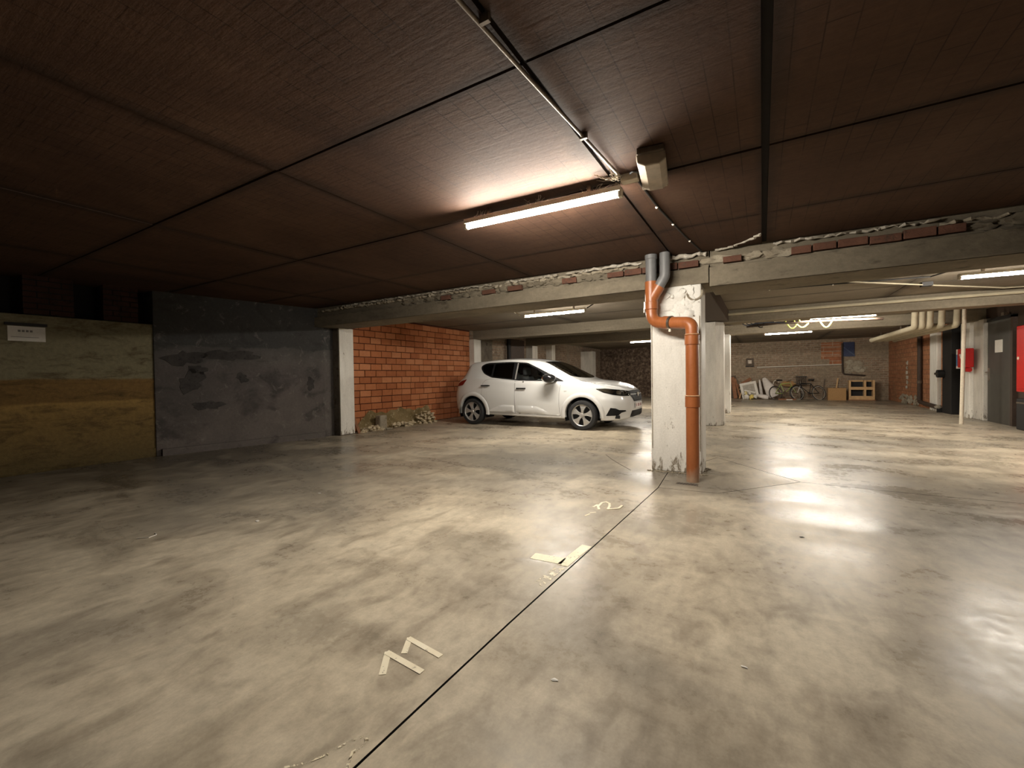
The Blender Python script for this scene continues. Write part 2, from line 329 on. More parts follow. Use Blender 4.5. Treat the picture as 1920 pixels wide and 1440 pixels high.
# ------------------------------------------------------------------ mesh helpers
class MB:
    def __init__(s): s.bm = bmesh.new()
    def box(s, x0, x1, y0, y1, z0, z1, mtx=None):
        vs_ = [s.bm.verts.new((x, y, z)) for x in (x0, x1) for y in (y0, y1) for z in (z0, z1)]
        if mtx: 
            for q in vs_: q.co = mtx @ q.co
        for f in ((0,1,3,2),(4,6,7,5),(0,4,5,1),(2,3,7,6),(0,2,6,4),(1,5,7,3)): s.bm.faces.new([vs_[i] for i in f])
        return s
    def prism(s, pts, z0, z1, mtx=None):
        a = [s.bm.verts.new((x, y, z0)) for x, y in pts]; b = [s.bm.verts.new((x, y, z1)) for x, y in pts]
        if mtx:
            for q in a+b: q.co = mtx @ q.co
        n = len(pts); s.bm.faces.new(a[::-1]); s.bm.faces.new(b)
        for i in range(n): s.bm.faces.new((a[i], a[(i+1) % n], b[(i+1) % n], b[i]))
        return s
    def bar(s, p, q, w, h, upv=(0, 0, 1)):
        p, q = Vector(p), Vector(q); d = (q-p); L = d.length; d.normalize(); u = Vector(upv)
        sx = d.cross(u)
        if sx.length < 1e-4: sx = d.cross(Vector((1, 0, 0)))
        sx.normalize(); u = sx.cross(d)
        mt = Matrix((sx, d, u)).transposed().to_4x4(); mt.translation = p
        return s.box(-w/2, w/2, 0, L, -h/2, h/2, mt)
    def tube(s, pts, r, n=12, caps=True, closed=False):
        pts = [Vector(p) for p in pts]; N = len(pts); rings = []
        rr = r if isinstance(r, (list, tuple)) else [r]*N
        prev = None
        for i, p in enumerate(pts):
            if closed: d = pts[(i+1) % N]-pts[i-1]
            else: d = pts[min(i+1, N-1)]-pts[max(i-1, 0)]
            d.normalize()
            if prev is None:
                a = d.cross(Vector((0, 0, 1)))
                if a.length < 1e-3: a = d.cross(Vector((1, 0, 0)))
            else: a = prev-d*prev.dot(d)
            a.normalize(); prev = a; b = d.cross(a)
            rings.append([s.bm.verts.new(p+(a*math.cos(k*2*PI/n)+b*math.sin(k*2*PI/n))*rr[i]) for k in range(n)])
        for i in range(N if closed else N-1):
            A, B = rings[i], rings[(i+1) % N]
            for k in range(n): s.bm.faces.new((A[k], A[(k+1) % n], B[(k+1) % n], B[k]))
        if caps and not closed:
            s.bm.faces.new(rings[0][::-1]); s.bm.faces.new(rings[-1])
        return s
    def lathe(s, prof, mtx=None, n=32, caps=True):
        """prof: (radius, height) pairs, spun about local z"""
        rings = []
        for r, z in prof:
            rings.append([s.bm.verts.new((r*math.cos(k*2*PI/n), r*math.sin(k*2*PI/n), z)) for k in range(n)])
        if mtx:
            for R_ in rings:
                for q in R_: q.co = mtx @ q.co
        for A, B in zip(rings, rings[1:]):
            for k in range(n): s.bm.faces.new((A[k], A[(k+1) % n], B[(k+1) % n], B[k]))
        if caps: s.bm.faces.new(rings[0][::-1]); s.bm.faces.new(rings[-1])
        return s
    def lump(s, c, rx, ry, rz, seed=0, amp=.25, sub=2):
        r = bmesh.ops.create_icosphere(s.bm, subdivisions=sub, radius=1); rnd = random.Random(seed)
        ph = [rnd.uniform(0, 6) for _ in range(6)]
        for q in r['verts']:
            n = q.co.copy(); k = 1+amp*(math.sin(3*n.x+ph[0])*math.sin(3.3*n.y+ph[1])+.6*math.sin(6*n.z+ph[2])*math.cos(5*n.x+ph[3])+.3*math.sin(9*n.y+ph[4]))
            q.co = Vector(c)+Vector((n.x*rx*k, n.y*ry*k, n.z*rz*k))
        return s
    def build(s, name, mat, parent=None, smooth=False, bevel=0.0, loc=None):
        bmesh.ops.recalc_face_normals(s.bm, faces=s.bm.faces)
        me = bpy.data.meshes.new(name); s.bm.to_mesh(me); s.bm.free()
        if smooth:
            for p in me.polygons: p.use_smooth = True
        me.materials.append(M[mat] if isinstance(mat, str) else mat)
        o = bpy.data.objects.new(name, me); col.objects.link(o)
        if parent: o.parent = parent
        if loc: o.location = loc
        if smooth == 'auto' or bevel:
            if bevel:
                b = o.modifiers.new('bevel', 'BEVEL'); b.width = bevel; b.segments = 2; b.limit_method = 'ANGLE'; b.angle_limit = math.radians(40)
        if smooth:
            me.set_sharp_from_angle(angle=math.radians(40))
        return o
def tag(o, label, cat, group=None, kind=None):
    o['label'] = label; o['category'] = cat
    if group: o['group'] = group
    if kind: o['kind'] = kind
    return o
def empty(name, loc=(0, 0, 0), rz=0.0):
    o = bpy.data.objects.new(name, None); col.objects.link(o); o.location = loc; o.rotation_euler = (0, 0, rz); o.empty_display_size = .1; return o
def copy_tree(o, parent=None):
    c = o.copy(); col.objects.link(c); c.parent = parent
    for ch in list(o.children): copy_tree(ch, c)
    return c
def arc(c, r, a0, a1, n, ax=(1, 0, 0), ay=(0, 0, 1)):
    c, ax, ay = Vector(c), Vector(ax), Vector(ay)
    return [c+ax*(r*math.cos(a0+(a1-a0)*i/n))+ay*(r*math.sin(a0+(a1-a0)*i/n)) for i in range(n+1)]
def fillet(pts, r, n=8):
    """polyline with rounded bends"""
    P = [Vector(p) for p in pts]; out = [P[0]]
    for a, b, c in zip(P, P[1:], P[2:]):
        d1, d2 = (a-b).normalized(), (c-b).normalized(); ang = d1.angle(d2)
        if ang > PI-.05: out.append(b); continue
        tl = min(r/math.tan(ang/2), (a-b).length*.49, (c-b).length*.49); p0, p1 = b+d1*tl, b+d2*tl
        for i in range(n+1):
            k = i/n; out.append(p0*(1-k)**2+b*2*k*(1-k)+p1*k*k)
    out.append(P[-1]); return out

# ================================================================== the shell
def inset(poly, d):
    out = []; n = len(poly)
    for i in range(n):
        a, b, c = Vector(poly[i-1]), Vector(poly[i]), Vector(poly[(i+1) % n])
        e1, e2 = (b-a).normalized(), (c-b).normalized(); n1, n2 = Vector((-e1.y, e1.x)), Vector((-e2.y, e2.x))
        k = (n1+n2); k = k/max(.3, k.length_squared/2)/1.0
        out.append(tuple(b+k*d)); 
    return out
floor = tag(MB().box(-8.2, 4.6, -4.2, 21.4, -.2, -.025).build('floor', 'joint'), 'worn beige and grey concrete floor of the parking garage', 'floor', kind='structure')
SL_A = [(-8.2,-4.2),(-1.0,-4.2),(-.98,.78),(-.96,1.58),(-.865,4.08),(-.86,4.2),(-.9,4.9),(-.5,6.05),(.32,5.05),(1.2,5.0),(4.6,5.15),(4.6,21.4),(-8.2,21.4)]
SL_B = [(-1.0,-4.2),(4.6,-4.2),(4.6,5.15),(1.2,5.0),(.32,5.05),(-.35,4.24),(-.86,4.2),(-.865,4.08),(-.96,1.58),(-.98,.78)]
SL_C = [(-.86,4.2),(-.35,4.24),(.32,5.05),(-.5,6.05),(-.9,4.9)]
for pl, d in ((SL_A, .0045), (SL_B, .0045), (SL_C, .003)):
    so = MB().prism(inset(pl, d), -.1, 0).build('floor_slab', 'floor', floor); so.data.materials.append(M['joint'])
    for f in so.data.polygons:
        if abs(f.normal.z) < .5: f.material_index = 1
def ribbon(pts, wd, z=.0015):
    mb = MB(); P = [Vector((x, y, 0)) for x, y in pts]
    for i, (a, b) in enumerate(zip(P, P[1:])):
        d = (b-a).normalized(); nrm = Vector((-d.y, d.x, 0))*wd/2; e = d*wd*.35
        q = [a-e-nrm, b+e-nrm, b+e+nrm, a-e+nrm]
        zz = z+.0006*i
        lo = [mb.bm.verts.new((p.x, p.y, .0002)) for p in q]; hi = [mb.bm.verts.new((p.x, p.y, zz)) for p in q]
        mb.bm.faces.new(hi)
        for k in range(4): mb.bm.faces.new((lo[k], lo[(k+1) % 4], hi[(k+1) % 4], hi[k]))
    return mb
for nm, pts, wd in (('painted_digit', [(-1.203,1.085),(-1.273,1.176),(-1.088,1.160)], .026), ('painted_digit', [(-1.219,1.212),(-1.263,1.285),(-1.085,1.263)], .024),
        ('painted_bay_tick', [(-.965,2.53),(-.985,2.24)], .065), ('painted_bay_tick_worn', [(-.988,2.20),(-1.002,1.97)], .06), ('painted_bay_tick', [(-1.165,2.258),(-1.03,2.268)], .085),
        ('painted_digit', [(-1.200,3.345),(-1.190,3.407),(-1.139,3.299)], .020),
        ('painted_digit', [(-1.172,3.381),(-1.176,3.484),(-1.151,3.519),(-1.111,3.486),(-1.087,3.41),(-1.076,3.332),(-1.032,3.365),(-1.005,3.389),(-1.001,3.471)], .019),
        ('painted_dash', [(-1.18,3.10),(-1.165,3.153)], .014), ('painted_dash', [(-1.169,3.183),(-1.139,3.213)], .012)):
    ribbon(pts, wd).build(nm.replace('_worn', ''), 'paint_worn' if 'worn' in nm else 'paint_mark', floor)

for pts, wd, mt_ in (([(-1.151,.681),(-1.11,.721),(-1.081,.769),(-1.065,.823),(-1.04,.862),(-1.017,.855),(-1.017,.823),(-1.023,.805),(-.998,.768),(-.985,.743)], .007, 'paint_worn'), ([(-1.84,5.63),(-1.67,5.35),(-1.48,5.08),(-1.29,4.83)], .007, 'joint')):
    ribbon(pts, wd, .0008).build('tide_mark' if mt_ != 'joint' else 'floor_crack', mt_, floor)
ceiling = tag(MB().box(-8.2, 4.6, -4.2, 21.4, 2.402, 2.6).build('ceiling', 'soot'), 'dark sooty concrete panel ceiling above the parking bays', 'ceiling', kind='structure')
XJ = [-8.1,-6.1,-4.35,-2.6,-.85,.02,1.77,4.3]; YJ = [-4.1,-2.3,-1.0,.29,1.58,2.87,4.06,4.97]
for i in range(len(XJ)-1):
    for j in range(len(YJ)-1):
        dz = random.uniform(-.003, .004); gx = {.02: .020, -.85: .010}; gy = {1.58: .008, 2.87: .010}
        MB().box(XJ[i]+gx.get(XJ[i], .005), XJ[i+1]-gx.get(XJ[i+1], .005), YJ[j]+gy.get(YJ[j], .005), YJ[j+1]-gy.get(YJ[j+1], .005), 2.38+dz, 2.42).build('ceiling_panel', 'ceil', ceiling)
for ys in ((5.5, 6.25, 7.5, 8.7, 10.0), (10.3, 11.2, 12.1, 13.15), (13.45, 14.6, 15.8, 17.1), (17.1, 18.6, 19.8, 21.2)):
    for a, b in zip(ys, ys[1:]):
        for xa, xb in ((-7.3, -3.9), (-3.9, -.8), (-.8, 1.9), (1.9, 4.3)):
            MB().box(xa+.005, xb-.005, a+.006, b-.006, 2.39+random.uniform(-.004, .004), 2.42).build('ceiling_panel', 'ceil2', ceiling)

# ---- near left wall: ochre-stained low part, recess with brick piers above, grey rendered part
wl = tag(MB().box(-8.0, -7.55, -4.2, 2.7, 0, 1.9).build('wall_left', 'ochre', bevel=.01), 'ochre stained concrete wall with a ledge along its top', 'wall', kind='structure')
MB().box(-8.1, -7.85, -4.2, 2.72, 1.9, 2.4).build('recess_back', 'soot', wl)
for y0, y1 in ((2.17, 2.55), (1.45, 1.9), (.2, .6), (-1.2, -.8)):
    pr = MB().box(-7.86, -7.60, y0+.01, y1-.01, 1.9, 2.38).build('brick_pier', 'soot', wl)
    k = 0; z = 1.915
    bmsh = None
    while z < 2.34:
        offs = [y0, (y0+y1)/2] if k % 2 == 0 else [y0, y0+(y1-y0)*.27, y0+(y1-y0)*.75]
        offs.append(y1)
        for a, b in zip(offs, offs[1:]):
            MB().box(-7.70, -7.585+random.uniform(-.01, .008), a+.005, b-.005, z, z+.058).build('brick', 'darkbrick', pr, bevel=.004)
        z += .07; k += 1
for y0, z0, z1, dx in ((-4.2, .0, .12, .012), (-4.2, .62, .66, .006), (-4.2, 1.07, 1.10, .008)):
    MB().box(-7.56, -7.55+dx, y0, 2.69, z0, z1).build('shutter_ridge', 'ochre', wl, bevel=.004)
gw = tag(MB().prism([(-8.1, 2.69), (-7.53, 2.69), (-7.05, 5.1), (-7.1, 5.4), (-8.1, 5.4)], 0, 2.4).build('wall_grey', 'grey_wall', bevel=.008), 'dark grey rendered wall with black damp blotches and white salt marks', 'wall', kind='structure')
gd = Vector((.48, 2.41, 0)).normalized(); gn = Vector((gd.y, -gd.x, 0))
def on_grey(y, z, d=0.0):
    k = (y-2.69)/2.41
    return Vector((-7.53+.48*k, y, z))+gn*d
MB().bar(on_grey(2.75, .05, .02), on_grey(5.08, .05, .02), .06, .10).build('cement_skirting', 'grey_wall', gw)
for y, z, ry, rz, sd in ((3.05, 1.42, .22, .12, 1), (3.12, 1.08, .17, .15, 2), (3.62, 1.48, .34, .10, 3), (3.32, .70, .17, .08, 4), (3.78, 1.12, .09, .07, 5), (4.85, 1.0, .08, .10, 6), (3.2, 1.25, .10, .08, 7)):
    mb = MB(); rnd = random.Random(sd); ph = [rnd.uniform(0, 6) for _ in range(4)]; n = 22; c0 = on_grey(y, z, .0)
    pts = []
    for i in range(n):
        a = 2*PI*i/n; k = 1+.28*math.sin(2*a+ph[0])+.18*math.sin(5*a+ph[1])+.1*math.sin(9*a+ph[2]); pts.append((ry*k*math.cos(a), rz*k*math.sin(a)))
    lo = [mb.bm.verts.new(c0+gd*p+Vector((0, 0, q))-gn*.004) for p, q in pts]; hi = [mb.bm.verts.new(c0+gd*p*.97+Vector((0, 0, q*.97))+gn*.004) for p, q in pts]
    mb.bm.faces.new(hi)
    for i in range(n): mb.bm.faces.new((lo[i], lo[(i+1) % n], hi[(i+1) % n], hi[i]))
    mb.build('damp_patch', 'damp', gw)
# paper notice on the ochre wall
pn = tag(MB().box(-7.549, -7.544, 1.32, 1.625, 1.58, 1.755).build('paper_notice', 'paper'), 'small white paper notice taped to the ochre wall', 'notice')
for k in range(4):
    MB().box(-7.5435, -7.5425, 1.40+.032*k, 1.422+.032*k, 1.688, 1.712).build('faded_print', 'ink', pn)
MB().box(-7.5435, -7.5425, 1.345, 1.57, 1.625, 1.63).build('faded_print', 'ink', pn)
MB().box(-7.545, -7.53, 1.30, 1.64, 1.762, 1.795).build('dark_tape', 'black', pn)

# ---- left pillars
def pillar(x0, x1, y0, y1, z1, label, mat='white_paint', raw=True, cham=0.0):
    if cham: mb = MB().prism([(x0, y0), (x1-cham, y0), (x1, y0+cham), (x1, y1), (x0, y1)], 0, z1)
    else: mb = MB().box(x0, x1, y0, y1, 0, z1)
    o = mb.build('pillar', 'raw_edge' if raw else mat, bevel=.012)
    if raw: MB().box(x1-.002, x1+.008, y0+.015, y1-.004, .01, z1-.004).build('painted_face', mat, o, bevel=.004)
    return tag(o, label, 'pillar', kind='structure')
pillar(-7.3, -6.92, 5.32, 5.66, 2.05, 'white faced pillar against the left wall carrying the near beam end')
pillar(-7.3, -6.95, 9.78, 10.12, 2.14, 'whitewashed pillar at the far end of the orange brick wall', raw=False)
pillar(-7.3, -6.85, 13.1, 13.5, 2.14, 'grey white pillar behind the car roof, nearer of two', 'grey_paint', False)
pillar(-7.3, -6.85, 14.7, 15.0, 2.3, 'narrow white pillar behind the car roof, farther of two', 'white_paint', False)
pillar(-7.3, -6.55, 18.3, 18.75, 2.16, 'pale grey pillar in front of the rubble stone wall', 'grey_paint', False)
# ---- orange brick wall
wb = tag(MB().box(-7.3, -7.122, 5.64, 9.80, 0, 2.395).build('wall_brick', 'omortar'), 'orange hollow brick wall beside the white car', 'wall', kind='structure')
BW, BH, J = .295, .1385, .014
meshes = {}
def brickmesh(L, var):
    key = (round(L, 3), var)
    if key not in meshes:
        rnd = random.Random(var*13+5); mb = MB(); mb.box(-.06, .0, 0, L, 0, BH-J)
        for q in mb.bm.verts:
            if q.co.x > -.01: q.co += Vector((rnd.uniform(-.004, .002), rnd.uniform(-.002, .002), rnd.uniform(-.002, .002)))
        bmesh.ops.bevel(mb.bm, geom=[e for e in mb.bm.edges if all(v_.co.x > -.02 for v_ in e.verts)], offset=.004, segments=1, affect='EDGES')
        bmesh.ops.recalc_face_normals(mb.bm, faces=mb.bm.faces)
        me = bpy.data.meshes.new('brick'); mb.bm.to_mesh(me); mb.bm.free(); me.materials.append(M['obrick']); meshes[key] = me
    return meshes[key]
nb = 0
for r in range(17):
    z = .012+r*BH; y = 5.66-(.0 if r % 2 else BW*.55)
    while y < 9.76:
        L = BW if random.random() > .04 else BW*.5
        y0, y1 = max(y, 5.66), min(y+L, 9.78)
        if y1-y0 > .06:
            o = bpy.data.objects.new('brick', brickmesh(round(y1-y0-J, 3), random.randrange(3))); col.objects.link(o); o.parent = wb
            o.location = (-7.104+random.uniform(-.004, .006), y0+J/2, z); nb += 1
        y += L
# ---- farther left wall and rear walls
wf = tag(MB().box(-7.5, -7.1, 9.8, 21.3, 0, 2.4).build('wall_left_rear', 'back_brick_y'), 'flaking old brick wall running back behind the car', 'wall', kind='structure')
MB().box(-7.11, -7.04, 10.14, 10.85, 0, 2.38).build('render_panel', 'raw_edge', wf)
MB().box(-7.11, -7.06, 12.0, 12.9, 0, 2.3).build('dark_panel', 'brown', wf)
tag(MB().tube([(-7.0, 11.75, 0), (-7.0, 11.75, 2.39)], .06, 14).build('wall_pipe', 'black', smooth=True), 'black standpipe on the flaking brick wall behind the car', 'pipe')
ws = MB(); nx, nz = 60, 26
gv = [[ws.bm.verts.new((-7.3+5.9*i/nx, 21.0+.05*math.sin(i*1.7+j*.9)*math.sin(j*1.3+i*.4)+random.uniform(-.02, .02), 2.4*j/nz)) for j in range(nz+1)] for i in range(nx+1)]
for i in range(nx):
    for j in range(nz): ws.bm.faces.new((gv[i][j], gv[i+1][j], gv[i+1][j+1], gv[i][j+1]))
ws.box(-7.3, -1.4, 21.08, 21.4, 0, 2.4)
tag(ws.build('wall_stone', 'stone', smooth=True), 'rough rubble stone rear wall beyond the car bonnet', 'wall', kind='structure')
wk = tag(MB().box(-1.45, 4.5, 21.0, 21.4, 0, 2.4).build('wall_back', 'back_brick'), 'old brown brick rear wall behind the heaped junk', 'wall', kind='structure')
MB().box(2.03, 2.72, 20.97, 21.02, 1.60, 2.26).build('brick_patch', 'patch_brick', wk)
MB().box(2.3, 2.72, 20.975, 21.02, 1.36, 1.62).build('brick_patch', 'patch_brick', wk)
mb = MB(); 
for i in range(26): mb.lump((random.uniform(2.85, 3.4), 20.99, random.uniform(1.02, 1.5)), random.uniform(.06, .15), .03, random.uniform(.04, .09), i, .3)
mb.build('plaster_patch', 'mortar', wk, smooth=True)['kind'] = 'stuff'
for i in range(4):
    MB().box(2.0+.0*i, 2.62, 20.962, 20.975, 1.76+.14*i, 1.775+.14*i).build('mortar_line', 'foam', wk)
# ---- right wall
wr_ = tag(MB().box(4.1, 4.5, 16.1, 21.3, 0, 2.4).build('wall_right', 'right_brick'), 'orange brown brick side wall beside the rear wall', 'wall', kind='structure')
mb = MB()
for i in range(40): mb.lump((4.09, random.uniform(17.4, 19.4), random.uniform(.02, .28)), .03, random.uniform(.06, .14), random.uniform(.04, .08), i, .3)
mb.build('cement_splash', 'mortar', wr_, smooth=True)['kind'] = 'stuff'
for i in range(6):
    MB().lump((4.095, 18.62+random.uniform(-.04, .04), .55+.16*i), .02, .09, .06, 40+i, .35).build('whitewash_blob', 'foam', wr_, smooth=True)
wd = tag(MB().box(4.16, 4.5, -4.2, 16.1, 0, 2.4).build('wall_right_front', 'brown'), 'dark brown side wall holding the dark door', 'wall', kind='structure')
tag(MB().box(-8.2, 4.6, -4.4, -4.1, 0, 2.4).build('wall_front', 'raw_edge'), 'raw concrete wall closing the near end of the garage', 'wall', kind='structure')
MB().box(4.08, 4.17, 15.05, 15.47, 0, 2.3).build('brick_pier', 'right_brick', wd)
pillar(4.0, 4.4, 15.5, 16.05, 2.1, 'slim whitewashed pillar at the end of the orange brick side wall', 'white_paint', False)
pillar(3.98, 4.4, 13.36, 13.85, 2.16, 'whitewashed pillar holding the red hose box', 'white_paint', False)
pillar(4.04, 4.4, 12.87, 13.345, 2.16, 'board marked white pillar joining the dark door', 'grey_paint', False)
# dark door with lever handle and a white notice
dr = tag(MB().box(4.10, 4.18, 11.86, 12.84, 0, 2.08).build('door_1', 'door_grey', bevel=.006), 'dark grey steel door with a white paper on it', 'door', kind='structure')
MB().box(4.09, 4.17, 11.78, 11.86, 0, 2.12).build('door_frame', 'brown', dr); MB().box(4.09, 4.17, 11.78, 12.86, 2.08, 2.14).build('door_frame', 'black', dr)
MB().box(4.093, 4.10, 12.19, 12.50, 1.43, 1.68).build('door_notice', 'paper', dr)
hd = MB().box(4.085, 4.10, 12.73, 12.78, .86, 1.12).build('handle_plate', 'steel', dr)
MB().tube(fillet([(4.10, 12.755, 1.03), (4.04, 12.755, 1.03), (4.04, 12.62, 1.03)], .02), .011, 8).build('lever', 'steel', hd, smooth=True)
MB().box(4.05, 4.10, 12.0, 12.12, 2.14, 2.2).build('door_closer', 'steel', dr)
tag(MB().box(3.98, 4.17, 14.42, 15.02, 0, 2.18).build('trim_1', 'black', bevel=.01), 'black boxed duct standing between the white pillars', 'duct', kind='structure')
# ---- beams
def beam(label, x0, x1, y0, y1, z0, z1, mat): return tag(MB().box(x0, x1, y0, y1, z0, z1).build('beam', mat, bevel=.01), label, 'beam', kind='structure')
def rough_face(x0, x1, y, z0, z1, seed, amp=.012, st=.05):
    """knobbly concrete face standing a little proud of a beam"""
    rnd = random.Random(seed); nx = max(2, int((x1-x0)/st)); nz = max(2, int((z1-z0)/st)); mb = MB(); g = []
    for i in range(nx+1):
        g.append([mb.bm.verts.new((x0+(x1-x0)*i/nx, y-rnd.uniform(0, amp), z0+(z1-z0)*j/nz+(rnd.uniform(-.02, .012) if j == nz else 0))) for j in range(nz+1)])
    bk = [[mb.bm.verts.new((x0+(x1-x0)*i/nx, y+.03, z)) for z in (z0, z1)] for i in range(nx+1)]
    for i in range(nx):
        for j in range(nz): mb.bm.faces.new((g[i][j], g[i+1][j], g[i+1][j+1], g[i][j+1]))
        mb.bm.faces.new((g[i][0], bk[i][0], bk[i+1][0], g[i+1][0])); mb.bm.faces.new((g[i][nz], g[i+1][nz], bk[i+1][1], bk[i][1]))
    return mb
b1 = beam('long concrete beam running from the dark corner to the piped column', -7.1, -.485, 4.94, 5.55, 2.04, 2.21, 'beam')
rough_face(-7.1, -.485, 4.945, 2.04, 2.215, 3).build('rough_face', 'beam', b1, smooth=True)
MB().box(-7.1, -.485, 5.0, 5.55, 2.20, 2.40).build('mortar_bed', 'beam', b1)
b1r = beam('concrete beam running off to the right from the piped column', -.475, 4.2, 4.94, 5.55, 2.0, 2.20, 'beam')
rough_face(-.475, 4.2, 4.945, 2.0, 2.205, 4, .006).build('rough_face', 'beam', b1r, smooth=True)
MB().box(-.475, 4.2, 5.0, 5.55, 2.19, 2.40).build('mortar_bed', 'beam', b1r)
x = -4.9
while x < 4.0:
    L = random.uniform(.17, .23)
    par = b1 if x+L < -.48 else b1r
    if random.random() < (.85 if -1.7 < x < 1.2 else .25) and not (-.6 < x < -.36):
        MB().box(x+.006, x+L-.006, 4.945+random.uniform(-.012, .012), 5.02, 2.225+random.uniform(-.005, .005), 2.295+random.uniform(-.008, .01)).build('brick', 'rbrick', par, bevel=.006)
    else:
        MB().lump((x+L/2, 4.995, 2.265+random.uniform(-.02, .02)), L*random.uniform(.4, .7), .035, random.uniform(.03, .055), int(x*100) % 97, .4, 3).build('mortar_lump', 'beam' if abs(x) > 1.1 else 'mortar', par, smooth=True)
    x += L
def bead(xs, y, z, seed, r=.02):
    rnd = random.Random(seed); P = []; R = []
    x = xs[0]
    while x < xs[1]:
        P.append((x, y-rnd.uniform(-.02, .035), z-rnd.uniform(0, .02))); R.append(r*rnd.uniform(.35, 1.3)); x += rnd.uniform(.02, .05)
    return MB().tube(P, R, 7)
for i, (xa, xb, mt, rr) in enumerate(((-6.3, -3.2, 'foam', .013), (-3.0, -2.2, 'foam', .018), (-2.1, -1.15, 'foam', .016), (-.95, -.5, 'foam', .024), (.1, 1.3, 'foam', .012), (1.3, 3.6, 'mortar', .016), (-6.9, -1.2, 'mortar', .022))):
    bead((xa, xb), 4.965 if mt == 'foam' else 4.99, 2.362 if mt == 'foam' else 2.33, i, rr).build('filler_bead', mt, b1 if xb < -.48 else b1r, smooth=True)
P = []; 
for i in range(26): P.append((-.42+.42*i/25+random.uniform(-.02, .02), 4.95-.35*(i/25)**2+random.uniform(-.015, .015), 2.375))
MB().tube(P, [.012*random.uniform(.5, 1.6) for _ in P], 6).build('filler_bead', 'foam', b1r, smooth=True)
beam('pale concrete cross beam over the car bonnet and second column', -7.2, 4.2, 9.95, 10.32, 2.135, 2.40, 'beam2')
beam('concrete cross beam behind the second column line', -7.2, 4.2, 13.1, 13.45, 2.14, 2.40, 'beam2')
beam('dark beam running back from the piped column to the second one', -1.0, -.60, 5.5, 9.96, 2.16, 2.40, 'brown')
# ---- free columns
c1 = tag(MB().box(-1.085, -.557, 4.95, 5.32, 0, 2.045).build('column', 'white_paint', bevel=.015), 'big whitewashed column with the orange drain pipe', 'column', kind='structure')
mb = MB(); rnd = random.Random(5)
for i in range(22): mb.lump((rnd.uniform(-1.0, -.66), 4.955, rnd.uniform(1.72, 2.02)), rnd.uniform(.03, .10), rnd.uniform(.012, .03), rnd.uniform(.03, .08), i, .3)
mb.build('plaster_lumps', 'white_paint', c1, smooth=True)['kind'] = 'stuff'
MB().tube(arc((-.62, 4.948, 1.95), .075, PI*.9, PI*2.1, 14), .012, 6).build('plaster_ridge', 'mortar', c1, smooth=True)
MB().tube([(-.72, 4.948, 1.95), (-.72, 4.948, 1.80), (-.68, 4.948, 1.72), (-.62, 4.948, 1.70)], .008, 6).build('plaster_ridge', 'mortar', c1, smooth=True)
for xk in (-1.07, -.575): MB().box(xk-.004, xk+.004, 4.944, 4.952, .25, 1.7).build('formwork_seam', 'mortar', c1)
mb = MB(); rnd = random.Random(9)
for i in range(60):
    a = rnd.uniform(0, 1); px_, py_ = (-1.12+.6*a, 4.93) if rnd.random() < .7 else (-.545, 4.95+.35*a)
    mb.lump((px_+rnd.uniform(-.02, .02), py_+rnd.uniform(-.03, .0), .004), rnd.uniform(.01, .04), rnd.uniform(.008, .02), rnd.uniform(.004, .01), i, .3, 1)
mb.build('loose_mortar_crumbs', 'mortar', c1, smooth=True)['kind'] = 'stuff'
c2_ = tag(MB().prism([(-1.28, 9.72), (-.83, 9.72), (-.69, 9.9), (-.69, 10.2), (-1.28, 10.2)], 0, 2.15).build('column', 'grey_paint', bevel=.01), 'second pale column right behind the piped one', 'column', kind='structure')
c3_ = tag(MB().box(-1.2, -.755, 13.05, 13.4, 0, 2.15).build('column', 'white_paint', bevel=.01), 'third white column, farthest of the middle row', 'column', kind='structure')
# ================================================================== lamps
def lamp(p, q, label, ceil=2.38, hang=.0):
    p, q = Vector(p), Vector(q); mid = (p+q)/2; L = (q-p).length; a = math.atan2(q.y-p.y, q.x-p.x)
    t = empty('tube_lamp', mid, a); tag(t, label, 'lamp', 'fluorescent tube lamps on the ceiling')
    h = ceil-mid.z
    MB().box(-L/2+.01, L/2-.01, -.031, .031, .016, .05).build('housing', 'housing', t, bevel=.003)
    prof = [(.0195*math.sin(k), .0195*math.cos(k)) for k in [math.radians(-155+310*i/13) for i in range(14)]]
    prof = [(-y, z) for y, z in prof]; prof = [(y, -z) for y, z in prof]
    mb = MB(); rings = [[mb.bm.verts.new((x, y, z)) for y, z in prof] for x in (-L/2+.03, L/2-.03)]
    for k in range(len(prof)-1): mb.bm.faces.new((rings[0][k], rings[0][k+1], rings[1][k+1], rings[1][k]))
    mb.bm.faces.new(rings[0][::-1]); mb.bm.faces.new(rings[1])
    mb.build('diffuser', 'glow', t, smooth=True)
    for s in (-1, 1):
        MB().box(s*(L/2)-.03 if s > 0 else -L/2, (L/2) if s > 0 else -L/2+.03, -.022, .022, -.021, .04).build('end_cap', 'housing', t, bevel=.006)
        MB().box(s*L*.32-.012, s*L*.32+.012, -.015, .015, .045, h).build('ceiling_bracket', 'steel', t)
    return t
lamp((-2.04, 2.77, 2.275), (-.79, 2.82, 2.275), 'long bright tube lamp on the dark ceiling nearest the viewer')
lamp((-3.86, 7.07, 2.205), (-2.64, 7.06, 2.205), 'tube lamp above the near front corner of the white car', 2.39)
lamp((-3.92, 14.75, 2.20), (-2.70, 14.6, 2.20), 'far tube lamp half hidden behind the piped column', 2.39)
lamp((2.05, 7.23, 2.20), (3.27, 7.3, 2.20), 'tube lamp cut by the right picture edge', 2.39)
lamp((.05, 14.42, 2.20), (1.2, 14.2, 2.20), 'tube lamp hanging in front of the rear wall junk', 2.39)
lamp((.74, 10.82, 2.207), (1.98, 11.04, 2.212), 'tube lamp tucked behind the cross beam with cable loops', 2.39)
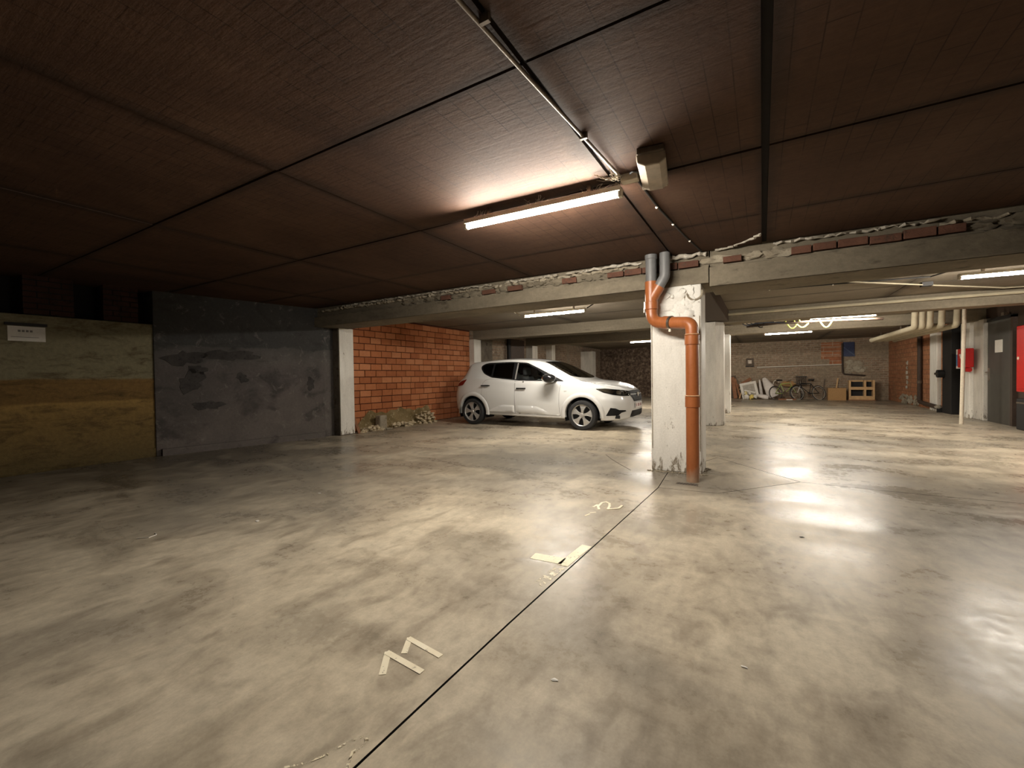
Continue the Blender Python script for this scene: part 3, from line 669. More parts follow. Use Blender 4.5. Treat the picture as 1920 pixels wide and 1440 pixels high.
# emergency light: slanted white box beside the near lamp
el = empty('emergency_light', (-.575, 2.72, 2.38), math.radians(8)); tag(el, 'dusty white emergency light box beside the near tube lamp', 'emergency light')
MB().box(-.075, .075, -.21, .16, -.035, 0).build('back_plate', 'dust', el, bevel=.006)
mb = MB(); ring = []
for y in (-.19, .18):
    ring.append([mb.bm.verts.new((x, y, z)) for x, z in ((-.08, -.025), (-.075, -.075), (-.03, -.10), (.05, -.10), (.085, -.075), (.08, -.025))])
for k in range(6): mb.bm.faces.new((ring[0][k], ring[0][(k+1) % 6], ring[1][(k+1) % 6], ring[1][k]))
mb.bm.faces.new(ring[0][::-1]); mb.bm.faces.new(ring[1]); mb.build('diffuser_cover', 'old_plastic', el, bevel=.008)
MB().box(-.078, .078, .165, .185, -.085, -.03).build('end_panel', 'old_plastic', el, bevel=.004)
MB().box(-.078, -.06, -.185, .175, -.06, -.025).build('cover_rim', 'cream', el, bevel=.003)
MB().tube(fillet([(-.075, .03, -.04), (-.12, .0, -.03), (-.14, .05, -.02)], .02), .006, 8).build('lead', 'cable', el, smooth=True)
jb = tag(MB().box(-.055, .055, -.03, .03, -.05, 0).build('junction_box', 'cream', bevel=.006, loc=(-.735, 2.80, 2.38)), 'small white junction box between lamp and emergency light', 'junction box')
MB().tube([(-.055, 0, -.025), (-.09, 0, -.025)], .01, 8).build('gland', 'cable', jb, smooth=True)
cdt = tag(MB().tube([(-.93, -3.9, 2.362), (-.90, .5, 2.362), (-.885, 1.21, 2.362), (-.862, 1.62, 2.362), (-.785, 2.80, 2.362)], .009, 10).build('conduit', 'galv', smooth=True), 'thin steel conduit along the ceiling joint up to the junction box', 'conduit')
for y in (.4, 1.3, 2.2):
    MB().box(-.9+.035*y-.02, -.9+.035*y+.02, y-.008, y+.008, 2.349, 2.382).build('saddle_clip', 'galv', cdt)
cb = tag(MB().tube([(-.71, 2.83, 2.37), (-.69, 3.46, 2.372), (-.62, 4.3, 2.372), (-.54, 5.0, 2.372)], .009, 8).build('ceiling_cable', 'cable', smooth=True), 'black cable clipped to the ceiling between lamp and column', 'cable')
for x, y in ((-.695, 3.42), (-.655, 3.88), (-.60, 4.45)): MB().lump((x, y, 2.364), .011, .011, .011, 1, .05).build('cable_clip', 'clip', cb, smooth=True)
# cobwebs round the near lamp
def web(name, label, strands, seed):
    rnd = random.Random(seed); mb = MB()
    for a, b in strands:
        a, b = Vector(a), Vector(b); P = []
        for i in range(9):
            k = i/8; P.append(a.lerp(b, k)+Vector((rnd.uniform(-.012, .012), rnd.uniform(-.012, .012), -.02*math.sin(PI*k)+rnd.uniform(-.008, .008))))
        mb.tube(P, .0016, 4)
    return tag(mb.build(name, 'web'), label, 'cobweb', kind='stuff')
rnd = random.Random(3)
web('cobweb', 'dusty cobweb strands between the near lamp and the ceiling', [((-1.02+rnd.uniform(-.10, .12), 2.80, 2.32), (-1.0+rnd.uniform(-.14, .2), 2.86+rnd.uniform(-.04, .08), 2.378)) for _ in range(26)], 4)
web('cobweb', 'cobweb tuft on the middle of the near lamp', [((-1.42+rnd.uniform(-.08, .08), 2.79, 2.32), (-1.40+rnd.uniform(-.14, .14), 2.82+rnd.uniform(-.05, .05), 2.378)) for _ in range(14)], 5)
web('cobweb', 'cobweb tuft at the dark end of the near lamp', [((-1.92+rnd.uniform(-.03, .05), 2.77, 2.31), (-1.90+rnd.uniform(-.06, .10), 2.78+rnd.uniform(-.04, .04), 2.378)) for _ in range(8)], 6)
web('cobweb', 'cobweb clinging to the conduit end by the junction box', [((-.80+rnd.uniform(-.04, .04), 2.75+rnd.uniform(-.05, .05), 2.352), (-.84+rnd.uniform(-.12, .06), 2.74+rnd.uniform(-.08, .06), 2.378)) for _ in range(18)], 7)
# ================================================================== drain pipe on the column
dp = empty('drain_pipe', (-.605, 4.60, 0)); tag(dp, 'orange drain pipe with a swan neck and two grey inlets on the column', 'pipe')
def dpart(mb, name, mat, smooth=True):
    o = mb.build(name, mat, dp, smooth=smooth); o.matrix_parent_inverse = Matrix.Translation((.605, -4.60, 0)); return o
R = .0615
dpart(MB().tube([(-.605, 4.6, .0), (-.605, 4.6, 1.46)], R, 28), 'downpipe', 'opipe')
def socket(c, d, r, L, mat='opipe', name='socket'):
    d = Vector(d).normalized(); c = Vector(c); return dpart(MB().tube([c-d*L/2, c-d*(L/2-.006), c+d*(L/2-.006), c+d*L/2], [R, r, r, R], 28), name, mat)
socket((-.605, 4.6, 1.42), (0, 0, 1), .070, .10); socket((-.605, 4.6, .80), (0, 0, 1), .069, .11)
socket((-.605, 4.6, 1.475), (0, 0, 1), .073, .014, 'opipe_light', 'socket_rim'); socket((-.605, 4.6, .862), (0, 0, 1), .073, .014, 'opipe_light', 'socket_rim')
neck = fillet([(-.605, 4.6, 1.44), (-.605, 4.605, 1.592), (-1.04, 4.8, 1.648), (-1.04, 4.8, 1.90)], .135, 10)
dpart(MB().tube(neck, R, 28), 'swan_neck', 'opipe')
hd_ = (Vector((-1.04, 4.8, 1.648))-Vector((-.605, 4.605, 1.592))).normalized(); hp = lambda k: Vector((-.605, 4.605, 1.592)).lerp(Vector((-1.04, 4.8, 1.648)), k)
socket(hp(.58), hd_, .069, .09); socket(hp(.50), hd_, .071, .035, 'steel', 'pipe_clamp')
dpart(MB().bar(hp(.50)+Vector((0, -.06, -.07)), hp(.50)+Vector((0, -.06, -.10)), .03, .02), 'clamp_bolt', 'steel', False)
socket((-1.04, 4.8, 1.83), (0, 0, 1), .069, .09)
dpart(MB().tube([(-1.04, 4.8, 1.84), (-1.04, 4.8, 2.09)], [.064, .066], 28), 'wye_branch', 'opipe')
dpart(MB().tube([(-1.04, 4.8, 1.90), (-.955, 4.795, 2.035)], .063, 24), 'wye_arm', 'opipe')
dpart(MB().tube([(-1.04, 4.8, 2.05), (-1.04, 4.8, 2.379)], .058, 24), 'grey_inlet', 'gpipe')
dpart(MB().tube(fillet([(-.985, 4.798, 1.99), (-.895, 4.79, 2.13), (-.895, 4.79, 2.379)], .09), .054, 24), 'grey_inlet', 'gpipe')
dpart(MB().tube([(-1.04, 4.8, 2.33), (-1.04, 4.8, 2.335), (-1.04, 4.8, 2.378)], [.059, .064, .064], 24), 'inlet_collar', 'gpipe')
dpart(MB().tube([(-1.115, 4.8, 1.88), (-1.115, 4.79, 1.76)], .006, 6), 'bracket', 'steel')
# floor grating at its foot
dg = empty('drain_grating', (-.64, 4.46, 0)); tag(dg, 'small slotted drain grating at the foot of the orange pipe', 'grating')
MB().box(-.10, .10, -.035, .035, .0003, .0015).build('frame', 'dust', dg)
for k in range(7):
    MB().bar((-.085+.026*k, -.03, .002), (-.070+.026*k, .03, .002), .010, .0016).build('grate_slot', 'black', dg)
# ================================================================== the white hatchback (car space: x forward from the front axle, y to the left, z up)
def interp(tab):
    xs = [a for a, _ in tab]; ys = [b for _, b in tab]; n = len(xs)
    d = [(ys[i+1]-ys[i])/(xs[i+1]-xs[i]) for i in range(n-1)]; mm = [d[0]]+[0 if d[i-1]*d[i] <= 0 else 2*d[i-1]*d[i]/(d[i-1]+d[i]) for i in range(1, n-1)]+[d[-1]]
    def f(x):
        if x <= xs[0]: return ys[0]
        if x >= xs[-1]: return ys[-1]
        i = 0
        while x > xs[i+1]: i += 1
        h = xs[i+1]-xs[i]; k = (x-xs[i])/h
        return ys[i]*(1+2*k)*(1-k)**2+mm[i]*h*k*(1-k)**2+ys[i+1]*k*k*(3-2*k)+mm[i+1]*h*k*k*(k-1)
    return f
XR, XF, WB = -3.26, .885, -2.64
zr = interp([(-3.26,.70),(-3.24,.82),(-3.205,.95),(-3.15,1.035),(-3.08,1.09),(-3.0,1.185),(-2.93,1.30),(-2.87,1.39),(-2.80,1.435),(-2.5,1.467),(-2.2,1.487),(-1.8,1.497),(-1.3,1.475),(-1.0,1.43),(-.85,1.385),(-.5,1.215),(-.14,1.035),(-.02,1.0),(.3,.965),(.55,.915),(.70,.862),(.79,.805),(.84,.75),(.87,.68),(.885,.60)])
zb = interp([(-3.26,.46),(-3.22,.36),(-3.1,.30),(-2.9,.265),(-2.3,.235),(-.4,.205),(.4,.19),(.66,.20),(.80,.23),(.87,.29),(.885,.36)])
zs = interp([(-3.26,.62),(-3.22,.80),(-3.14,.93),(-3.0,1.0),(-2.8,1.04),(-2.5,1.06),(-2.16,1.045),(-1.45,.98),(-.4,.945),(0,.915),(.35,.875),(.6,.815),(.75,.75),(.83,.69),(.87,.62),(.885,.55)])
ws_f = interp([(-3.26,.40),(-3.235,.56),(-3.18,.68),(-3.05,.755),(-2.8,.80),(-2.2,.825),(-1,.83),(-.2,.815),(.2,.79),(.45,.735),(.62,.665),(.74,.575),(.82,.47),(.87,.34),(.885,.22)])
wm = interp([(-3.26,.46),(-3.235,.62),(-3.18,.74),(-3.05,.815),(-2.8,.852),(-2,.862),(-.5,.862),(.1,.855),(.38,.825),(.56,.765),(.70,.67),(.79,.575),(.85,.46),(.875,.36),(.885,.26)])
wr = interp([(-3.26,.34),(-3.2,.54),(-3.1,.60),(-2.9,.585),(-2.6,.595),(-2,.615),(-1.2,.62),(-.9,.635),(-.5,.69),(-.14,.74),(.2,.70),(.5,.615),(.7,.50),(.82,.38),(.885,.16)])
crown = interp([(-3.26,.015),(-3.0,.045),(-2.4,.055),(-1.2,.055),(-.5,.055),(-.1,.045),(.3,.05),(.7,.05),(.885,.02)])
def ring(x):
    b, s_, r_, wS, wM, wR = zb(x), zs(x), zr(x), ws_f(x), wm(x), wr(x)
    e = max(r_-crown(x), s_+.012); H = s_-b
    ctl = [(0, b), (max(.05, wM-.22), b), (wM-.055, b+.008), (wM-.03, b+.06), (wM-.012, b+H*.28), (wM, b+H*.46), (wM-.004, b+H*.66), (wS+(wM-wS)*.45, b+H*.84), (wS+.004, s_-.03), (wS-.012, s_+.004),
           (wS+(wR-wS)*.33, s_+(e-s_)*.34), (wS+(wR-wS)*.68, s_+(e-s_)*.69), (wR+.012, e-.02), (wR-.035, e+(r_-e)*.30), (wR*.66, e+(r_-e)*.68), (wR*.33, r_-(r_-e)*.06), (0, r_)]
    P = [Vector((p[0], p[1])) for p in ctl]; out = []
    for i in range(len(P)-1):
        p0, p1, p2, p3 = P[max(i-1, 0)], P[i], P[i+1], P[min(i+2, len(P)-1)]
        N = 5
        for k in range(N):
            u = k/N
            t1, t2 = (p2-p0)*.42, (p3-p1)*.42
            if i == 0: t1 = (p2-p1)*.4
            out.append(p1*(1-3*u*u+2*u**3)+p2*(3*u*u-2*u**3)+t1*(u-2*u*u+u**3)+t2*(u**3-u*u))
    out.append(P[-1]); return [(max(0.0, q.x), q.y) for q in out]
xs_ = []
x = XR
while x < XF:
    xs_.append(x); dd = min(x-XR, XF-x); x += .008 if dd < .09 else (.014 if dd < .3 else .02)
xs_.append(XF)
rings = [ring(x) for x in xs_]; NR = len(rings[0])
bmc = bmesh.new(); V = {}
for i, x in enumerate(xs_):
    for j, (y, z) in enumerate(rings[i]):
        a = bmc.verts.new((x, y, z)); b = a if (j in (0, NR-1)) else bmc.verts.new((x, -y, z)); V[i, j] = (a, b)
for i in range(len(xs_)-1):
    for j in range(NR-1):
        for s in (0, 1):
            q = [V[i, j][s], V[i+1, j][s], V[i+1, j+1][s], V[i, j+1][s]]
            try: bmc.faces.new(q)
            except ValueError: pass
for i, xe in ((0, XR-.006), (len(xs_)-1, XF+.004)):   # close nose and tail
    zc = [rings[i][j][1] for j in range(NR)]; cv = [bmc.verts.new((xe, 0, zc[j])) for j in range(1, NR-1)]
    for s in (0, 1):
        for j in range(1, NR-2): bmc.faces.new((V[i, j][s], V[i, j+1][s], cv[j], cv[j-1]))
        bmc.faces.new((V[i, 0][s], V[i, 1][s], cv[0])); bmc.faces.new((V[i, NR-2][s], V[i, NR-1][s], cv[-1]))
bmesh.ops.recalc_face_normals(bmc, faces=bmc.faces)
bmc.faces.ensure_lookup_table()
bvh = BVHTree.FromBMesh(bmc)
def inpoly(p, poly):
    c = False; n = len(poly); x, y = p
    for i in range(n):
        (x1, y1), (x2, y2) = poly[i], poly[i-1]
        if (y1 > y) != (y2 > y) and x < (x2-x1)*(y-y1)/(y2-y1)+x1: c = not c
    return c
def shrink(poly, d):
    area = sum(poly[i-1][0]*poly[i][1]-poly[i][0]*poly[i-1][1] for i in range(len(poly)))
    return inset(poly, d if area > 0 else -d)
def rnd_poly(poly, r=.02, n=4):
    P = [Vector((a, b, 0)) for a, b in poly]; out = []; N = len(P)
    for i in range(N):
        a, b, c = P[i-1], P[i], P[(i+1) % N]; d1, d2 = (a-b), (c-b); k = min(r, d1.length*.45, d2.length*.45); p0, p1 = b+d1.normalized()*k, b+d2.normalized()*k
        for j in range(n+1):
            u = j/n; q = p0*(1-u)**2+b*2*u*(1-u)+p1*u*u; out.append((q.x, q.y))
    return out
FR = {'side': (Vector((1, 0, 0)), Vector((0, 0, 1)), Vector((0, 1, 0))),          # (u, v, ray direction) for the near (right) flank
      'diag': (Vector((.7071, .7071, 0)), Vector((0, 0, 1)), Vector((-.7071, .7071, 0))),
      'front': (Vector((0, 1, 0)), Vector((0, 0, 1)), Vector((-1, 0, 0))), 'rear': (Vector((0, 1, 0)), Vector((0, 0, 1)), Vector((1, 0, 0))),
      'top': (Vector((1, 0, 0)), Vector((0, 1, 0)), Vector((0, 0, -1)))}
def patch(poly, frame, off, step=.03, mirror=False, edge=None, holes=(), thick=0.0):
    """a sheet of bodywork: a flat outline laid onto the body, lifted by off (edge: lift of its rim)"""
    u, v, d = FR[frame]; pts = [Vector(p) for p in poly]; nb_ = len(pts)
    dense = []
    for i in range(nb_):
        a, b = pts[i], pts[(i+1) % nb_]; n = max(1, int((b-a).length/step))
        for k in range(n): dense.append(a.lerp(b, k/n))
    vv = list(dense); ed = [(i, (i+1) % len(dense)) for i in range(len(dense))]; nbd = len(dense)
    hl = []
    for h in holes:
        s0 = len(vv); hp_ = [Vector(p) for p in h]; hl.append(h)
        for i in range(len(hp_)):
            a, b = hp_[i], hp_[(i+1) % len(hp_)]; n = max(1, int((b-a).length/step))
            for k in range(n): vv.append(a.lerp(b, k/n))
        ed += [(s0+i, s0+(i+1) % (len(vv)-s0)) for i in range(len(vv)-s0)]
    x0, x1 = min(p.x for p in pts), max(p.x for p in pts); y0, y1 = min(p.y for p in pts), max(p.y for p in pts)
    gx = x0+step*.5
    dp = [tuple(p) for p in dense]
    while gx < x1:
        gy = y0+step*.5
        while gy < y1:
            if inpoly((gx, gy), dp) and min((Vector((gx, gy))-q).length for q in dense) > step*.55: vv.append(Vector((gx, gy)))
            gy += step
        gx += step
    ov, oe, of, *_ = delaunay_2d_cdt(vv, ed, [], 0, 1e-5)
    mb = MB(); out = []
    dset = dense
    for p in ov:
        o = u*p.x+v*p.y-d*6; h, n, _, _ = bvh.ray_cast(o, d)
        if h is None:
            h, n, _, _ = bvh.find_nearest(u*p.x+v*p.y-d*.5)
        if n.dot(d) > 0: n = -n
        k = off
        if edge is not None and min((p-q).length for q in dset) < step*.3: k = edge
        q = h+n*k
        if mirror: q.y = -q.y
        out.append(mb.bm.verts.new(q))
    for f in of:
        if len(f) < 3: continue
        c = sum((ov[i] for i in f), Vector((0, 0)))/len(f)
        if inpoly(tuple(c), dp) and not any(inpoly(tuple(c), h) for h in hl):
            try: mb.bm.faces.new([out[i] for i in f])
            except ValueError: pass
    bmesh.ops.delete(mb.bm, geom=[q for q in mb.bm.verts if not q.link_faces], context='VERTS')
    if thick:
        bmesh.ops.recalc_face_normals(mb.bm, faces=mb.bm.faces)
        r = bmesh.ops.extrude_face_region(mb.bm, geom=mb.bm.faces[:])
        for q in r['geom']:
            if isinstance(q, bmesh.types.BMVert): q.co += Vector((0, 0, 0))
    return mb
car = empty('hatchback_car', (-3.07, 8.79, 0)); tag(car, 'white five-door hatchback parked beside the orange brick wall', 'car')
DLO = rnd_poly([(-.38,.965),(-.62,.972),(-1.45,.992),(-2.14,1.062),(-2.36,1.15),(-2.48,1.26),(-2.50,1.325),(-2.42,1.375),(-2.30,1.395),(-1.70,1.402),(-1.30,1.372),(-1.02,1.25)], .05)
W1 = rnd_poly([(-.66,1.0),(-1.46,1.018),(-1.50,1.20),(-1.505,1.372),(-1.31,1.345),(-1.04,1.225)], .02)
W2 = rnd_poly([(-1.61,1.03),(-2.11,1.083),(-2.115,1.36),(-1.70,1.375),(-1.63,1.373)], .02)
W3 = rnd_poly([(-2.16,1.10),(-2.34,1.17),(-2.44,1.27),(-2.45,1.32),(-2.36,1.352),(-2.165,1.36)], .025)
WSC = rnd_poly([(-.13,0),(-.145,.25),(-.20,.48),(-.30,.67),(-.60,.63),(-.94,.56),(-.90,.30),(-.885,0),(-.90,-.30),(-.94,-.56),(-.60,-.63),(-.30,-.67),(-.20,-.48),(-.145,-.25)], .04)
# body shell with wheel arches, side windows and windscreen cut out
dl_in, ws_in = shrink(DLO, .02), shrink(WSC, .02)
kill = []
for f in bmc.faces:
    c = f.calc_center_median()
    if abs(c.y) > .42 and min((c.x)**2+(c.z-.295)**2, (c.x-WB)**2+(c.z-.295)**2) < .378**2: kill.append(f); continue
    if c.z > .93 and abs(c.y) > .5 and inpoly((c.x, c.z), dl_in) and abs(f.normal.y) > .5: kill.append(f); continue
    if c.z > .98 and f.normal.z > .3 and inpoly((c.x, c.y), ws_in): kill.append(f)
body = bmc.copy(); 
ks = [body.faces.ensure_lookup_table() or body.faces[f.index] for f in kill] if False else None
idx = {f.index for f in kill}; body.faces.ensure_lookup_table(); bmesh.ops.delete(body, geom=[f for f in body.faces if f.index in idx], context='FACES')
mb = MB(); mb.bm.free(); mb.bm = body
mb.build('body_shell', 'carwhite', car, smooth=True)
MB().box(-3.1, .70, -.70, .70, .24, .30).build('underbody', 'carblack', car)
# doors, with the dark gap behind each
def circ(cx, r, a0, a1, n=14): return [(cx+r*math.cos(a0+(a1-a0)*i/n), .295+r*math.sin(a0+(a1-a0)*i/n)) for i in range(n+1)]
FD = [(-.46,.935),(-.485,.75),(-.49,.45),(-.47,.275),(-1.515,.285),(-1.525,.70),(-1.515,.98),(-1.3,.974),(-.62,.952)]
RD = [(-1.53,.285),(-2.19,.295)]+circ(WB, .465, math.radians(2), math.radians(58), 10)+[(-2.37,.80),(-2.36,.93),(-2.29,1.00),(-2.18,1.03),(-1.9,1.012),(-1.53,.982)]
CL1 = [(-.50,.275),(-.62,.295),(-.78,.36),(-.93,.425),(-1.02,.452),(-1.50,.462),(-1.50,.30),(-1.0,.288)]
CL2 = [(-1.545,.30),(-1.545,.463),(-1.80,.468),(-1.90,.455),(-2.05,.40),(-2.17,.355),(-2.185,.31)]
for mir in (False, True):
    for poly, clad, hx, hz in ((FD, CL1, -1.365, .825), (RD, CL2, -2.275, .885)):
        patch(shrink(poly, -.0045), 'side', .0018, .05, mir).build('panel_gap', 'seam', car, smooth=True)
        d = patch(rnd_poly(poly, .02), 'side', .0045, .04, mir).build('door', 'carwhite', car, smooth=True)
        patch(clad, 'side', .020, .04, mir, edge=.0055).build('lower_door_moulding', 'carwhite', d, smooth=True)
        sg = 1 if mir else -1
        h_, n_, _, _ = bvh.ray_cast(Vector((hx, -6, hz)), Vector((0, 1, 0))); yy = abs(h_.y)
        hb = MB(); hb.box(hx-.11, hx+.11, sg*(yy+.016), sg*(yy+.042), hz-.011, hz+.013)
        hb.box(hx-.11, hx-.09, sg*(yy-.002), sg*(yy+.03), hz-.010, hz+.010).box(hx+.09, hx+.11, sg*(yy-.002), sg*(yy+.03), hz-.010, hz+.010)
        hb.build('door_handle', 'carblack', d, bevel=.006)
        MB().lump((hx, sg*(yy+.004), hz-.028), .055, .012, .028, 1, 0, 3).build('handle_recess', 'carwhite', d, smooth=True)
    patch(DLO, 'side', .004, .03, mir, holes=(W1, W2, W3)).build('window_surround', 'carblack', car, smooth=True)
    patch(shrink(W1, -.008), 'side', .0015, .05, mir).build('front_side_window', 'glass', car, smooth=True)
    patch(shrink(W2, -.008), 'side', .0015, .05, mir).build('rear_side_window', 'tint', car, smooth=True)
    patch(shrink(W3, -.008), 'side', .0015, .05, mir).build('quarter_window', 'tint', car, smooth=True)
    patch([(-1.508,1.02),(-1.54,1.02),(-1.545,1.37),(-1.515,1.37)], 'side', .007, .05, mir).build('window_pillar_strip', 'alloy', car, smooth=True)
    # wheel arch flares and liners
    for cx in (0.0, WB):
        sg = 1 if mir else -1; mbf = MB(); rows = []
        prof = [(.358, -.05), (.360, .012), (.375, .022), (.415, .022), (.440, .014), (.452, .002)]
        for i in range(41):
            a = math.radians(-8+196*i/40); row = []
            for r_, lift in prof:
                px_, pz_ = cx+r_*math.cos(a), .295+r_*math.sin(a)
                rr_ = max(r_, .385)
                h_, n_, _, _ = bvh.ray_cast(Vector((px_, -6, max(pz_, zb(px_)+.035))), Vector((0, 1, 0)))
                yb = abs(h_.y) if h_ else .8
                row.append(mbf.bm.verts.new((px_, sg*(yb+lift), pz_)))
            rows.append(row)
        for A, B in zip(rows, rows[1:]):
            for k in range(len(prof)-1): mbf.bm.faces.new((A[k], A[k+1], B[k+1], B[k]))
        mbf.build('wheel_arch_flare', 'carwhite', car, smooth=True)
        ml = MB(); A = []
        for yy in (.84, .50):
            A.append([ml.bm.verts.new((cx+.375*math.cos(math.radians(-20+220*i/24)), sg*yy, .295+.375*math.sin(math.radians(-20+220*i/24)))) for i in range(25)])
        for i in range(24): ml.bm.faces.new((A[0][i], A[0][i+1], A[1][i+1], A[1][i]))
        ml.bm.faces.new(A[1]); ml.build('wheel_arch_liner', 'carblack', car, smooth=True)
    # lights and bumper openings
    HL = [(-.375,.815),(-.22,.822),(.0,.800),(.20,.778),(.31,.765),(.315,.70),(.25,.672),(.10,.672),(-.10,.70),(-.26,.745)]
    hl = patch(HL, 'diag', .002, .03, mir).build('headlight', 'carblack', car, smooth=True)
    for pp in ([(-.35,.807),(-.18,.812),(-.04,.775),(-.10,.72),(-.24,.752)], [(-.03,.765),(.02,.785),(.09,.77),(.06,.70),(-.02,.71)], [(.11,.755),(.17,.762),(.20,.725),(.14,.70)]):
        patch(pp, 'diag', .004, .03, mir).build('reflector', 'chrome', hl, smooth=True)
    patch(HL, 'diag', .008, .03, mir).build('lens', 'lens', hl, smooth=True)
    FG = [(-.225,.295),(-.155,.45),(-.06,.44),(.02,.405),(.15,.402),(.17,.378),(.06,.352),(.01,.305),(-.08,.297)]
    patch(FG, 'diag', .004, .03, mir).build('bumper_vent', 'carblack', car, smooth=True)
    patch([(-.29,.595),(-.05,.560),(.12,.545),(.10,.530),(-.08,.54)], 'diag', .012, .03, mir, edge=.002).build('bumper_crease', 'carwhite', car, smooth=True)
    patch(rnd_poly([(-3.13,.865),(-3.10,.935),(-3.0,.99),(-2.82,1.03),(-2.88,.955),(-2.93,.895)], .015), 'side', .005, .03, mir).build('tail_light', 'redlens', car, smooth=True)
    patch(rnd_poly([(-3.02,1.13),(-2.90,1.335),(-2.865,1.36),(-2.93,1.22),(-2.99,1.11)], .01), 'side', .004, .03, mir).build('rear_window_edge', 'gloss_black', car, smooth=True)
    patch([(-.43,.765),(-.43,.80),(-.36,.81),(-.31,.79),(-.33,.765),(-.38,.755)], 'side', .012, .03, mir, edge=.003).build('side_repeater', 'carwhite', car, smooth=True)
    # door mirror
    sg = 1 if mir else -1; mr = MB().lump((-.645, sg*1.00, 1.035), .15, .11, .088, 3, .05, 3).build('door_mirror', 'gloss_black', car, smooth=True)
    MB().lump((-.70, sg*1.0, 1.035), .105, .095, .072, 3, .03, 3).build('mirror_glass', 'chrome', mr, smooth=True)
    MB().bar((-.58, sg*.80, .985), (-.60, sg*.95, 1.0), .07, .035).build('mirror_arm', 'carblack', mr, bevel=.01)
    patch([(-.40,.97),(-.62,.975),(-.655,1.0),(-.62,1.06)], 'side', .006, .03, mir).build('mirror_sail', 'carblack', car, smooth=True)
patch(WSC, 'top', .004, .04, holes=(shrink(WSC, .035),)).build('windscreen_frit', 'gloss_black', car, smooth=True)
patch(shrink(WSC, .02), 'top', .002, .06).build('windscreen', 'glass', car, smooth=True)
patch([(-.10,-.70),(.25,-.70),(.50,-.60),(.68,-.44),(.775,-.2),(.79,0),(.775,.2),(.68,.44),(.50,.60),(.25,.70),(-.10,.70),(-.09,.3),(-.085,-.3)], 'top', .0015, .05).build('panel_gap', 'seam', car, smooth=True)
patch(rnd_poly([(-.095,-.693),(.25,-.693),(.495,-.594),(.672,-.436),(.768,-.2),(.783,0),(.768,.2),(.672,.436),(.495,.594),(.25,.693),(-.095,.693),(-.085,.3),(-.08,-.3)], .02), 'top', .005, .05).build('bonnet', 'carwhite', car, smooth=True)
GR = rnd_poly([(-.47,.765),(-.2,.775),(.2,.775),(.47,.765),(.46,.70),(.36,.615),(.30,.555),(-.30,.555),(-.36,.615),(-.46,.70)], .02)
gr = patch(GR, 'front', .004, .03).build('grille', 'carblack', car, smooth=True)
for z in (.735, .70, .665, .63, .595):
    hw = .40 if z > .68 else .30+(z-.58)*.6
    P = []
    for i in range(17):
        yy = -hw+2*hw*i/16; h_, n_, _, _ = bvh.ray_cast(Vector((6, yy, z)), Vector((-1, 0, 0))); P.append(h_+Vector((.006, 0, 0)))
    MB().tube(P, .006, 6).build('grille_bar', 'carblack' if z != .70 else 'alloy', gr, smooth=True)
h_, *_ = bvh.ray_cast(Vector((6, 0, .69)), Vector((-1, 0, 0)))
mbx = MB(); mt = Matrix.Translation(h_+Vector((.004, 0, 0))) @ Matrix.Rotation(PI/2, 4, 'Y')
mbx.prism([(-.045,-.055),(-.045,.055),(.005,.05),(.05,.0),(.005,-.05)], 0, .02, mt); mbx.build('badge', 'chrome', car, bevel=.006)
patch(rnd_poly([(-.455,.262),(-.40,.385),(.40,.385),(.455,.262),(.3,.25),(-.3,.25)], .02), 'front', .004, .03).build('lower_grille', 'carblack', car, smooth=True)
pl_ = patch(rnd_poly([(-.26,.425),(-.26,.535),(.26,.535),(.26,.425)], .01), 'front', .016, .05).build('number_plate', 'plate', car, smooth=True)
for k in range(7):
    if k in (1, 4): continue
    patch([(-.20+.058*k,.45),(-.20+.058*k,.51),(-.165+.058*k,.51),(-.165+.058*k,.45)], 'front', .018, .05).build('plate_print', 'platered', pl_)
patch(rnd_poly([(-.52,1.11),(-.46,1.36),(.46,1.36),(.52,1.11)], .04), 'rear', .004, .05).build('rear_window', 'gloss_black', car, smooth=True)
patch(rnd_poly([(-.30,.62),(-.30,.74),(.30,.74),(.30,.62)], .02), 'rear', .004, .05).build('rear_plate', 'plate', car, smooth=True)
patch([(-2.90,-.50),(-2.78,-.53),(-2.78,.53),(-2.90,.50)], 'top', .016, .04, edge=.004).build('roof_spoiler', 'carwhite', car, smooth=True)
# cabin: floor, dashboard, seats with head restraints
MB().box(-2.5, -.3, -.66, .66, .30, .34).build('cabin_floor', 'interior', car)
MB().prism([(-.28,.35),(-.28,.93),(-.45,.985),(-.62,.96),(-.66,.80),(-.60,.35)], -.70, .70, Matrix.Rotation(PI/2, 4, 'X')).build('dashboard', 'interior', car, bevel=.03)
for sg in (-1, 1):
    seat = MB().box(-1.28, -.78, sg*.37-.24, sg*.37+.24, .34, .58).build('front_seat', 'interior', car, bevel=.05)
    MB().prism([(-1.22,.50),(-1.34,.50),(-1.52,1.05),(-1.42,1.09)], sg*.37-.22, sg*.37+.22, Matrix(((1,0,0,0),(0,0,1,0),(0,1,0,0),(0,0,0,1)))).build('seat_back', 'interior', seat, bevel=.04)
    MB().box(-1.53, -1.43, sg*.37-.12, sg*.37+.12, 1.10, 1.27).build('head_restraint', 'interior', seat, bevel=.035)
MB().box(-2.35, -1.75, -.60, .60, .34, .60).build('rear_seat', 'interior', car, bevel=.05)
MB().prism([(-2.28,.55),(-2.42,.55),(-2.50,1.04),(-2.40,1.06)], -.6, .6, Matrix(((1,0,0,0),(0,0,1,0),(0,1,0,0),(0,0,0,1)))).build('rear_backrest', 'interior', car, bevel=.04)
MB().tube(arc((-.72, .37, .90), .18, 0, 2*PI, 24, (0, 1, 0), (.35, 0, .94))[:-1], .016, 8, closed=True).build('steering_wheel', 'interior', car, smooth=True)
